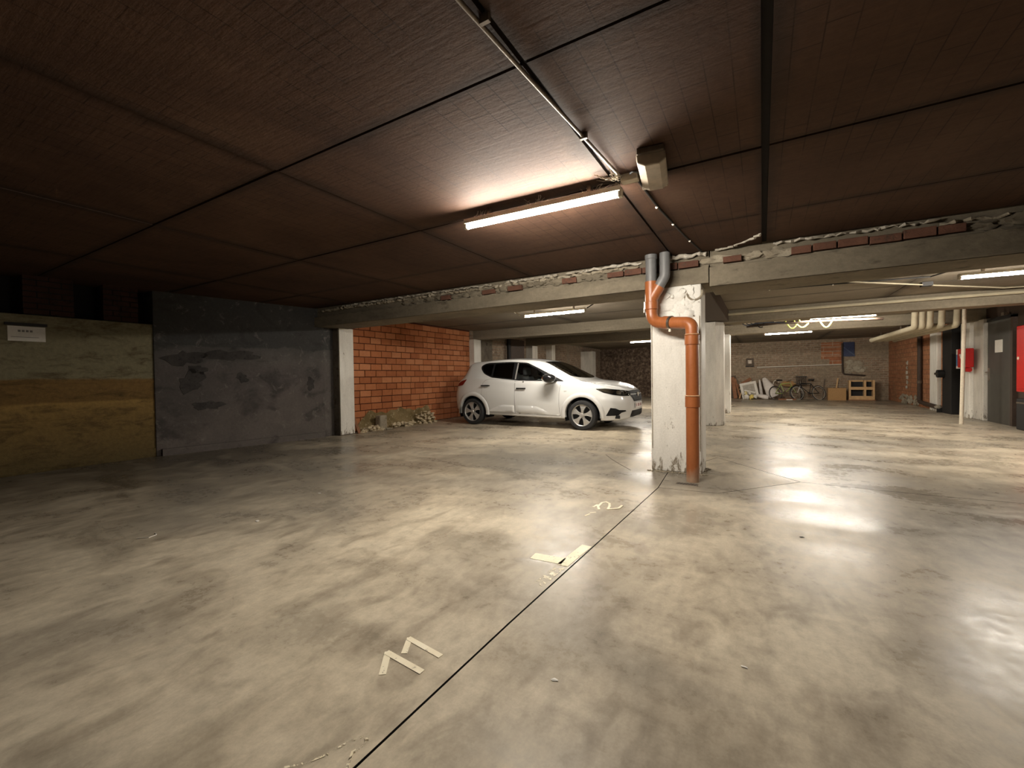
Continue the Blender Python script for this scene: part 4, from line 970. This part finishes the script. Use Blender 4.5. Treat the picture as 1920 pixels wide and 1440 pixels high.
# wheels
def wheel(cx, sg):
    y_out = sg*.872
    e = bpy.data.objects.new('wheel', None); col.objects.link(e); e.parent = car; e.location = (cx, sg*.775, .297); e.rotation_euler = (PI/2 if sg < 0 else -PI/2, 0, 0); e.rotation_euler.rotate_axis('Z', .2 if cx == 0 else .55)
    MB().lathe([(.212,-.09),(.245,-.096),(.280,-.088),(.295,-.06),(.297,0),(.295,.06),(.280,.090),(.245,.098),(.218,.094),(.208,.07),(.205,-.07)], n=48, caps=False).build('tyre', 'rubber', e, smooth=True)
    MB().lathe([(.205,.030),(.10,.02),(.0001,.02)], n=32, caps=False).build('brake_disc', 'carblack', e, smooth=True)
    MB().lathe([(.203,.03),(.203,.082),(.211,.088),(.217,.084),(.213,.03)], n=48, caps=False).build('rim', 'alloy', e, smooth=True)
    for k in range(5):
        sm = MB(); a = 2*PI*k/5; mt = Matrix.Rotation(a, 4, 'Z')
        pr = [(.03,-.030),(.07,-.024),(.12,-.034),(.17,-.060),(.208,-.085),(.211,.0),(.208,.085),(.17,.060),(.12,.034),(.07,.024),(.03,.030)]
        top = [sm.bm.verts.new(mt @ Vector((px_, py_, .086-.020*((px_-.12)/.1)**2*.6-.012*abs(py_)/.085))) for px_, py_ in pr]; bot = [sm.bm.verts.new(mt @ Vector((px_, py_, .04))) for px_, py_ in pr]
        cr = [sm.bm.verts.new(mt @ Vector((px_, 0, .082))) for px_ in (.07, .12, .17)]
        sm.bm.faces.new(top)
        bmesh.ops.delete(sm.bm, geom=cr, context='VERTS')
        for i in range(len(pr)): sm.bm.faces.new((top[i], bot[i], bot[(i+1) % len(pr)], top[(i+1) % len(pr)]))
        sm.build('spoke', 'alloy', e, bevel=.004)
    MB().lathe([(.034,.05),(.034,.085),(.028,.092),(.0001,.093)], n=20, caps=False).build('hub_cap', 'alloy', e, smooth=True)
for cx in (0.0, WB):
    for sg in (-1, 1): wheel(cx, sg)
bmc.free()
# ================================================================== fittings of the rear bays
tag(MB().tube([(3.45, 11.95, 0), (3.47, 11.95, 1.2), (3.49, 11.95, 2.385)], .032, 14).build('support_pole', 'cream', smooth=True), 'thin white pole standing in front of the red hose box', 'pole')
hb = empty('hose_box', (3.89, 13.38, 1.34)); tag(hb, 'red fire hose box with a blue and white sign on the white pillar', 'fire hose box')
MB().box(-.07, .085, -.30, .10, -.20, .22).build('cabinet', 'red', hb, bevel=.02)
MB().tube([(.02, -.25, -.25), (.02, -.05, -.25)], .05, 14).build('hose_nozzle', 'red', hb, smooth=True)
sg_ = MB().box(-.02, .0, .12, .34, -.22, .22).build('sign_plate', 'paper', hb)
MB().box(-.025, -.018, .14, .32, -.16, .10).build('sign_field', 'signblue', sg_)
MB().box(-.074, -.068, -.22, -.02, .06, .10).build('white_label', 'paper', hb); MB().box(-.074, -.068, -.12, -.06, .0, .06).build('white_label', 'paper', hb)
rc = empty('red_cabinet', (4.05, 10.72, 0)); tag(rc, 'tall red fire cabinet at the right picture edge', 'cabinet')
MB().box(-.10, .10, -.55, .52, .68, 1.86).build('body', 'red', rc, bevel=.015)
rcd = MB().box(-.115, -.10, -.50, .47, .74, 1.80).build('door', 'red', rc, bevel=.006)
MB().lump((-.12, .40, 1.28), .01, .03, .03, 1, 0).build('latch', 'cream', rcd, smooth=True)
bb = tag(MB().box(-.10, .10, -.55, .52, 0, .56).build('black_box', 'black', bevel=.02, loc=(4.05, 10.72, 0)), 'black box standing on the floor under the red cabinet', 'box')
MB().box(-.105, -.098, -.5, .5, .47, .50).build('lid_line', 'steel', bb)
dpw = tag(MB().tube(fillet([(4.03, 17.05, 2.1), (4.03, 17.05, .17), (4.0, 16.8, .16), (3.93, 15.12, .13)], .08), .055, 14).build('waste_pipe', 'brown', smooth=True), 'dark brown waste pipe dropping down and along the orange brick side wall', 'pipe')
for y, z in ((17.05, .75),): MB().tube([(4.03, y, z-.04), (4.03, y, z+.04)], .064, 14).build('pipe_socket', 'dust', dpw, smooth=True)
MB().lump((3.93, 15.1, .14), .07, .06, .06, 3, .1).build('pipe_end', 'foam', dpw, smooth=True)
MB().box(3.9, 4.0, 15.06, 15.12, 0, .12).build('pipe_foot', 'black', dpw)
mvl = tag(MB().tube([(3.97, 14.9, 1.0), (3.85, 14.9, 1.0)], .10, 18).build('round_valve', 'black', smooth=True), 'round black valve on the black boxed duct', 'valve')
MB().tube([(3.85, 14.9, 1.0), (3.80, 14.9, 1.0)], .03, 10).build('valve_stem', 'steel', mvl, smooth=True)
# bundle of insulated pipes that turn up into the ceiling
for i, (x, lab) in enumerate(((2.81, 'pale insulated ceiling pipe, first of the bundle from the cable loops'), (2.93, 'pale insulated ceiling pipe, second of the bundle from the cable loops'), (3.05, 'pale insulated ceiling pipe, middle one of the bundle'), (3.23, 'pale insulated ceiling pipe, fourth of the bundle from the cable loops'), (3.46, 'pale insulated ceiling pipe, nearest of the bundle to the white pole'))):
    pp = tag(MB().tube(fillet([(x-.03*i*.3, 16.3+.12*i, 2.01), (x, 12.25, 2.01), (x, 12.2, 2.388)], .10), .055, 16).build('ceiling_pipe', 'insul', smooth=True), lab, 'pipe', 'insulated pipes under the ceiling')
    MB().tube([(x-.03*i*.3, 16.28+.12*i, 2.01), (x-.03*i*.3, 16.36+.12*i, 2.01)], .064, 16).build('pipe_collar', 'insul', pp, smooth=True)
    for y in (13.3, 15.2): MB().box(x-.01, x+.01, y-.01, y+.01, 2.05, 2.15).build('hanger', 'steel', pp)
# ceiling conduits of the middle bay
cn = tag(MB().tube([(-.55, 7.65, 2.372), (1.08, 7.85, 2.372), (2.0, 8.0, 2.372), (2.12, 7.6, 2.372), (2.2, 7.3, 2.34)], .010, 8).build('conduit', 'cable', smooth=True), 'dark conduit across the middle bay ceiling up to the edge lamp', 'conduit')
for x in (.1, .9): MB().lump((x, 7.73+.11*x, 2.362), .012, .012, .012, 2, .05).build('conduit_clip', 'clip', cn, smooth=True)
cn2 = tag(MB().tube([(.96, 7.53, 2.35), (2.1, 8.58, 2.35), (3.25, 9.6, 2.35), (4.1, 9.75, 2.35)], .010, 8).build('conduit', 'insul', smooth=True), 'pale conduit slanting behind the edge lamp towards the side wall', 'conduit')
MB().box(2.04, 2.16, 8.52, 8.64, 2.33, 2.387).build('junction_block', 'cable', cn2)
tag(MB().tube([(-4.35, 7.6, 2.372), (-4.25, 7.35, 2.37), (-3.95, 7.08, 2.24)], .008, 8).build('lamp_lead', 'cream', smooth=True), 'short pale lead feeding the lamp above the car', 'cable')
tag(MB().tube([(-2.62, 7.07, 2.25), (-2.4, 7.1, 2.372), (-1.05, 7.15, 2.372)], .010, 8).build('conduit', 'cable', smooth=True), 'dark conduit from the lamp above the car to the column', 'conduit')
tag(MB().tube([(-6.9, 11.2, 2.30), (-2.0, 11.3, 2.30), (-1.1, 11.35, 2.30)], .06, 12).build('ceiling_duct', 'dust', smooth=True), 'grey duct under the ceiling behind the car roof', 'duct')
tag(MB().tube([(4.05, 9.86, 2.30), (.2, 9.86, 2.30), (-.6, 9.88, 2.30)], .028, 12).build('beam_pipe', 'insul', smooth=True), 'pale pipe fixed along the face of the pale cross beam', 'pipe')
# loops of cable under the cross beam
for x0, x1, z, lab in ((.46, .66, 2.03, 'yellow green cable loop hanging by the cross beam, first from the second column'), (.62, .86, 2.04, 'yellow green cable loop hanging by the cross beam, middle one'), (1.05, 1.25, 2.01, 'yellow green cable loop hanging by the cross beam, farthest from the second column')):
    P = [(x0-.03, 10.92, 2.19)]+[(x0+(x1-x0)*i/12, 10.98, 2.14-(2.14-z)*math.sin(PI*i/12)) for i in range(13)]+[(x1+.03, 10.92, 2.19)]
    tag(MB().tube(fillet(P, .02, 3), .014, 8).build('cable_loop', 'greencable', smooth=True), lab, 'cable', 'cable loops under the cross beam')
cbh = tag(MB().tube([(-.3, 10.9, 2.12), (.3, 10.95, 2.165), (.9, 10.98, 2.15), (1.45, 11.1, 2.155), (2.1, 11.2, 2.14)], .03, 10).build('cable_bundle', 'brown', smooth=True), 'dark cable bundle running under the lamp behind the cross beam', 'cable bundle')
bz = MB(); rnd = random.Random(2)
for i in range(5): bz.tube(fillet([(-.62+.05*i, 10.5, 2.39), (-.30+.06*i, 10.6, 2.10+.02*i), (.02+.1*i, 10.6, 2.20-.02*i)], .1, 5), .009, 6)
tag(bz.build('cable_tangle', 'bluecable', smooth=True), 'tangle of blue grey cables beside the second column head', 'cables', kind='stuff')
tag(MB().tube(arc((-.02, 10.85, 2.14), .06, 0, 1.7*PI, 14), .012, 8).build('pipe_hook', 'black', smooth=True), 'black hook shaped pipe end under the ceiling by the cables', 'pipe')
tag(MB().box(-.35, .45, 10.75, 11.25, 2.22, 2.24).build('white_board', 'white_lacquer'), 'white board fixed under the ceiling next to the cable loops', 'board')
# rear wall fittings
tag(MB().tube([(-.2, 20.93, 1.32), (1.2, 20.93, 1.35), (2.68, 20.93, 1.38)], .022, 10).build('wall_pipe', 'duct', smooth=True), 'thin pale pipe running level along the rear brick wall', 'pipe')
vt = tag(MB().box(-.60, -.32, 20.93, 21.0, 1.39, 1.72).build('wall_vent', 'dust', bevel=.01), 'dark grey vent box on the rear brick wall above the junk', 'vent')
for k in range(3): MB().box(-.53, -.39, 20.922, 20.932, 1.50+.05*k, 1.525+.05*k).build('vent_slat', 'steel', vt)
MB().box(-.62, -.30, 20.90, 21.0, 1.36, 1.39).build('vent_sill', 'black', vt)
bs = tag(MB().box(2.73, 3.08, 20.95, 20.99, 1.68, 2.24).build('blue_sheet', 'blue'), 'blue sheet hung high on the rear brick wall', 'sheet')
MB().bar((2.74, 20.94, 2.05), (3.1, 20.94, 1.70), .012, .03).build('batten', 'bluecable', bs)
bf = tag(MB().tube(fillet([(2.70, 20.93, 2.2), (2.70, 20.93, 1.62), (2.72, 20.93, 1.0), (3.4, 20.93, .93)], .1), .03, 10).build('rusty_pipe', 'brown', smooth=True), 'rusty brown pipe framing the plaster patch on the rear wall', 'pipe')
# ================================================================== junk along the rear wall
def plank(a, b, wd, th, mat, lab, name='plank', nv=(0, 1, 0), g=None):
    return tag(MB().bar(a, b, wd, th, nv).build(name, mat, bevel=.003), lab, 'plank', g)
G = 'planks leaning in the rear corner'
plank((-.98, 20.55, .01), (-1.12, 20.85, .92), .14, .03, 'oak', 'brown plank leaning against the third column, nearest the rear wall', g=G)
plank((-.80, 20.45, .01), (-1.02, 20.85, .86), .07, .03, 'oak', 'narrow brown plank leaning beside the white frame', g=G)
plank((-1.06, 20.75, .01), (-1.10, 20.95, .98), .20, .02, 'dust', 'grey board standing upright in the rear corner', 'board', g=G)
plank((-1.0, 20.72, .46), (-.42, 20.86, .86), .12, .03, 'oak', 'reddish plank sticking up slantwise behind the white frame', g=G)
plank((-.92, 20.62, .34), (-.40, 20.80, .76), .03, .03, 'pine', 'thin pale batten slanting behind the white frame', g=G)
plank((-.84, 20.40, .02), (-.70, 20.75, .50), .035, .03, 'pine', 'short pale batten leaning at the frame foot', g=G)
fr = empty('picture_frame', (-.40, 20.42, 0), 0); tag(fr, 'white square panelled frame leaning in the junk heap', 'frame')
mt = Matrix.Translation((0, 0, .02)) @ Matrix.Rotation(math.radians(-12), 4, 'Y') @ Matrix.Rotation(math.radians(-18), 4, 'X')
for bx_ in ((-.31, .31, .62, .72), (-.31, .31, .0, .10), (-.31, -.21, .10, .62), (.21, .31, .10, .62)):
    MB().box(bx_[0], bx_[1], -.03, .03, bx_[2], bx_[3], mt).build('frame_bar', 'white_lacquer', fr, bevel=.008)
MB().box(-.21, .21, .0, .015, .10, .62, mt).build('panel', 'grey_cloth', fr)
MB().bar(mt @ Vector((-.18, -.02, .40)), mt @ Vector((.2, -.02, .22)), .03, .06).build('inner_brace', 'white_lacquer', fr)
rnd = random.Random(12)
for i in range(9):
    mat = ('yellow', 'white_lacquer', 'paper')[i % 3]; x, z = -.62+rnd.uniform(0, .42), rnd.uniform(.05, .30)
    lab = ('small ', 'larger ', 'uppermost ')[i//3]+('crumpled yellow scrap', 'white plastic scrap', 'crumpled paper scrap')[i % 3]+' in front of the white frame'; z = (.06, .12, .26)[i//3]
    tag(MB().lump((x, 20.17+rnd.uniform(-.04, .04), z), (.05, .085, .065)[i//3], .06, (.055, .08, .06)[i//3], i, .35).build('scrap', mat, smooth=True), lab, 'scrap', 'scraps before the white frame '+mat)
def sack(name, lab, base, tip, w0, w1, d, seed):
    base, tip = Vector(base), Vector(tip); mb = MB(); rings = []; rnd = random.Random(seed); ax = (tip-base).normalized(); sx = Vector((0, 1, 0)).cross(ax).normalized(); sy = ax.cross(sx); n = 16; K_ = 9
    for i in range(K_+1):
        k = i/K_; ww = (w0+(w1-w0)*k)*(.72+.28*math.sin(PI*min(1, .25+k*.75))); c = base.lerp(tip, k)
        if i in (0, K_): ww *= .75
        rings.append([mb.bm.verts.new(c+sx*(ww*math.cos(2*PI*j/n)*rnd.uniform(.9, 1.08))+sy*(d*(1 if 0 < i < K_ else .6)*math.sin(2*PI*j/n)*rnd.uniform(.85, 1.1))) for j in range(n)])
    for A, B in zip(rings, rings[1:]):
        for j in range(n): mb.bm.faces.new((A[j], A[(j+1) % n], B[(j+1) % n], B[j]))
    mb.bm.faces.new(rings[0]); mb.bm.faces.new(rings[-1])
    for q in mb.bm.verts: q.co.z = max(q.co.z, .004)
    o = mb.build(name, 'bag', smooth=True); return tag(o, lab, 'sack', 'white sacks in the junk heap')
sack('sack', 'tall white sack slumped beside the white frame', (.42, 20.35, .10), (.06, 20.6, .86), .24, .13, .13, 3)
sack('sack', 'flat white sack lying between frame and tall sack', (.22, 20.25, .07), (-.16, 20.3, .16), .10, .09, .10, 5)
sack('sack', 'small white sack wedged behind the tall one', (-.02, 20.75, .06), (-.10, 20.8, .80), .07, .05, .06, 8)
# bicycles
def bicycle(loc, rz, lean, label, frame_mat, tyre_mat, fork_mat):
    e = empty('bicycle', loc, rz); tag(e, label, 'bicycle', 'bicycles dumped at the rear wall'); e.scale = (.78, .78, .95); e.rotation_euler = (lean, 0, rz)
    for nm, cx in (('front_wheel', .50), ('rear_wheel', -.48)):
        wv = MB().tube(arc((cx, 0, .32), .30, 0, 2*PI, 28)[:-1], .018, 8, closed=True).build(nm, 'rubber', e, smooth=True)
        MB().tube(arc((cx, 0, .32), .275, 0, 2*PI, 28)[:-1], .009, 6, closed=True).build('rim', tyre_mat, wv, smooth=True)
        for k in range(10):
            a = k*PI/5; MB().tube([(cx, .01, .32), (cx+.27*math.cos(a), 0, .32+.27*math.sin(a))], .002, 4).build('spoke', 'steel', wv)
        MB().tube([(cx, -.04, .32), (cx, .04, .32)], .018, 8).build('hub', 'steel', wv, smooth=True)
    fr_ = MB(); pts = dict(bb=(-.06, 0, .30), st=(-.18, 0, .72), hd=(.30, 0, .74), hb=(.33, 0, .62), ra=(-.48, 0, .32))
    for a, b in (('bb', 'st'), ('st', 'hd'), ('bb', 'hb'), ('bb', 'ra'), ('st', 'ra'), ('hd', 'hb')): fr_.tube([pts[a], pts[b]], .016, 8)
    fr_.build('frame', frame_mat, e, smooth=True)
    MB().tube([(.33, 0, .62), (.40, 0, .50), (.50, 0, .32)], .014, 8).build('fork', fork_mat, e, smooth=True)
    MB().tube(fillet([(.24, -.27, .88), (.31, -.16, .90), (.29, 0, .86), (.31, .16, .90), (.24, .27, .88)], .05, 4), .012, 8).build('handlebar', 'steel', e, smooth=True)
    MB().tube([(.30, 0, .72), (.29, 0, .87)], .013, 8).build('head_stem', 'steel', e, smooth=True)
    MB().tube([(-.18, 0, .70), (-.20, 0, .86)], .013, 8).build('seat_post', 'steel', e, smooth=True)
    MB().prism([(-.34, -.07), (-.10, -.02), (-.06, 0), (-.10, .02), (-.34, .07), (-.36, 0)], .86, .91).build('saddle', 'black', e, bevel=.012)
    MB().lathe([(.085, -.003), (.085, .003)], Matrix.Translation((-.06, -.05, .30)) @ Matrix.Rotation(PI/2, 4, 'X'), 20).build('chainring', 'steel', e)
    MB().bar((-.06, -.06, .30), (.02, -.06, .16), .015, .02).build('crank', 'steel', e)
    return e
bicycle((.84, 20.25, -.03), math.radians(22), math.radians(-16), 'dark bicycle with light green tubes leaning next to the tall sack', 'green', 'steel', 'green')
bicycle((1.60, 20.45, -.03), math.radians(200), math.radians(16), 'black bicycle with white forks leaning next to the cardboard box', 'black', 'duct', 'white_lacquer')
tag(MB().tube(fillet([(.36, 20.55, .52), (.42, 20.6, .76), (.55, 20.6, .78), (.58, 20.6, .68)], .08), .015, 8).build('bent_tube', 'duct', smooth=True), 'bent pale tube poking up behind the tall sack', 'tube')
ln = tag(MB().box(.55, 1.15, 20.05, 20.25, 0, .05).build('wooden_board', 'oak', bevel=.004), 'brown board lying on the floor under the green bicycle', 'board')
tag(MB().box(.82, 1.02, 19.98, 20.04, 0, .035).build('white_offcut', 'white_lacquer', bevel=.003), 'small white offcut on the floor before the green bicycle', 'offcut')
tag(MB().lump((.9, 20.75, .62), .30, .08, .12, 5, .25).build('rolled_cloth', 'cardboard', smooth=True), 'tan rolled cloth on top of the green bicycle', 'cloth')
ct = empty('wire_crate', (1.36, 20.8, .58)); tag(ct, 'grey slatted crate perched above the bicycles', 'crate')
MB().box(-.17, .17, -.12, .12, .0, .02).build('base', 'dust', ct)
for k in range(6):
    for y in (-.12, .11): MB().box(-.17+.062*k, -.14+.062*k, y, y+.01, .02, .34).build('slat', 'dust', ct)
for z in (.02, .32): 
    for y in (-.125, .115): MB().box(-.18, .18, y, y+.012, z, z+.03).build('rail', 'black', ct)
MB().box(-.02, .02, -.02, .02, -.58, .0).build('support', 'black', ct)
cbx = empty('cardboard_box', (2.46, 20.45, 0)); tag(cbx, 'closed brown cardboard box against the rear wall', 'box')
MB().box(-.28, .28, -.16, .16, .0, .46).build('carton', 'cardboard', cbx, bevel=.006)
MB().box(-.283, .283, -.164, .164, .455, .468).build('lid_flap', 'cardboard', cbx); MB().box(-.29, .29, -.19, .16, .0, .012).build('bottom_flap', 'cardboard', cbx)
plank((2.42, 20.66, .01), (2.56, 20.9, .84), .05, .03, 'pine', 'pale stick standing up behind the cardboard box', 'stick')
plank((2.02, 20.6, .01), (2.14, 20.9, .80), .03, .03, 'steel', 'thin metal rod leaning beside the cardboard box', 'rod')
plt = empty('wooden_rack', (3.2, 20.5, 0)); tag(plt, 'open pale timber rack with four compartments against the rear wall', 'rack')
for x in (-.37, .08, .33): MB().box(x, x+.06, -.13, .13, .03, .76).build('upright', 'pine', plt, bevel=.004)
for z, h in ((.03, .14), (.40, .11)):
    for xa, xb in ((-.31, .08), (.14, .33)): MB().box(xa, xb, -.13, -.105, z, z+h).build('front_slat', 'pine', plt, bevel=.003)
MB().box(-.40, .41, -.13, .13, .0, .03).build('bottom_board', 'oak', plt); MB().box(-.37, .39, .08, .13, .70, .76).build('top_rail', 'pine', plt, bevel=.003)
MB().box(-.31, .33, .12, .13, .03, .70).build('dark_back', 'black', plt)
MB().lump((.24, 0, .16), .05, .08, .13, 3, .2).build('green_rag', 'green', plt, smooth=True) if False else None
# ================================================================== rubble by the orange wall
rnd = random.Random(21); mb = MB(); ny, nz = 46, 9; g = []
for i in range(ny+1):
    y = 5.85+2.3*i/ny; top = .37+.03*math.sin(i*.33)+.02*math.sin(i*1.1); top *= min(1, .35+i/9, (ny-i)/4+.3); row = []
    for j in range(nz+1):
        k = j/nz; row.append(mb.bm.verts.new((-7.10+.13*(1-k)**1.3+.02*math.sin(i*1.3+j*2.1)*(1-k)+.012+rnd.uniform(-.012, .012), y, top*k)))
    g.append(row)
for i in range(ny):
    for j in range(nz): mb.bm.faces.new((g[i][j], g[i+1][j], g[i+1][j+1], g[i][j+1]))
for q in mb.bm.verts: q.co.x = max(q.co.x, -7.105)
tag(mb.build('mortar_bank', 'mossy', smooth=True), 'ragged bank of old mortar along the foot of the orange wall', 'mortar', kind='stuff')
mb = MB()
for i in range(110):
    y = rnd.choice((rnd.uniform(5.75, 6.3), rnd.uniform(6.6, 7.5), rnd.uniform(7.5, 8.05))); hgt = .28 if y > 7.4 else .10
    s_ = rnd.uniform(.015, .045); z = rnd.uniform(.0, hgt); mb.lump((-6.86-z*.45+rnd.uniform(-.06, .06), y, max(s_*.5, z)), s_, s_*1.3, s_*.8, i, .4, 1)
tag(mb.build('rubble', 'rubblewhite'), 'pale rubble lumps scattered at the foot of the orange wall', 'rubble', kind='stuff')
st_ = tag(MB().prism([(-6.93, 6.18), (-6.80, 6.20), (-6.79, 6.38), (-6.92, 6.40)], 0, .31).build('concrete_stub', 'mortar', bevel=.02), 'small upright concrete stub in the rubble by the orange wall', 'stub')
MB().lump((-6.78, 6.42, .02), .05, .09, .025, 3, .2).build('mortar_foot', 'mortar', st_, smooth=True)
tag(MB().bar((-6.86, 5.72, .0), (-7.06, 5.70, .42), .07, .02).build('broken_lath', 'oak'), 'broken lath leaning beside the white faced pillar', 'lath')
# ================================================================== litter on the floor
for (x, y, rx, ry), lab in (((-.64, 1.36, .012, .009), 'tiny white paper scrap on the floor right of the number 11'), ((-3.34, 1.81, .022, .016), 'white crumb on the dark floor in the empty bay'), ((-.06, 1.76, .014, .006), 'thin white shred on the open floor right of the joint'), ((-3.62, 2.54, .02, .012), 'pale crumb on the floor before the grey wall'), ((.22, 3.35, .014, .01), 'small dark crumb on the floor in front of the lamp reflection')):
    tag(MB().lump((x, y, .0022), rx, ry, .0018, int(abs(x*100)), .4, 1).build('litter', 'black' if 'dark crumb' in lab else 'paper', smooth=True), lab, 'litter')
tag(MB().tube([(-3.72, 1.20, .003), (-3.66, 1.25, .003), (-3.68, 1.30, .003), (-3.73, 1.31, .003)], .003, 5).build('string', 'paper'), 'curled white string on the floor of the empty bay', 'string')
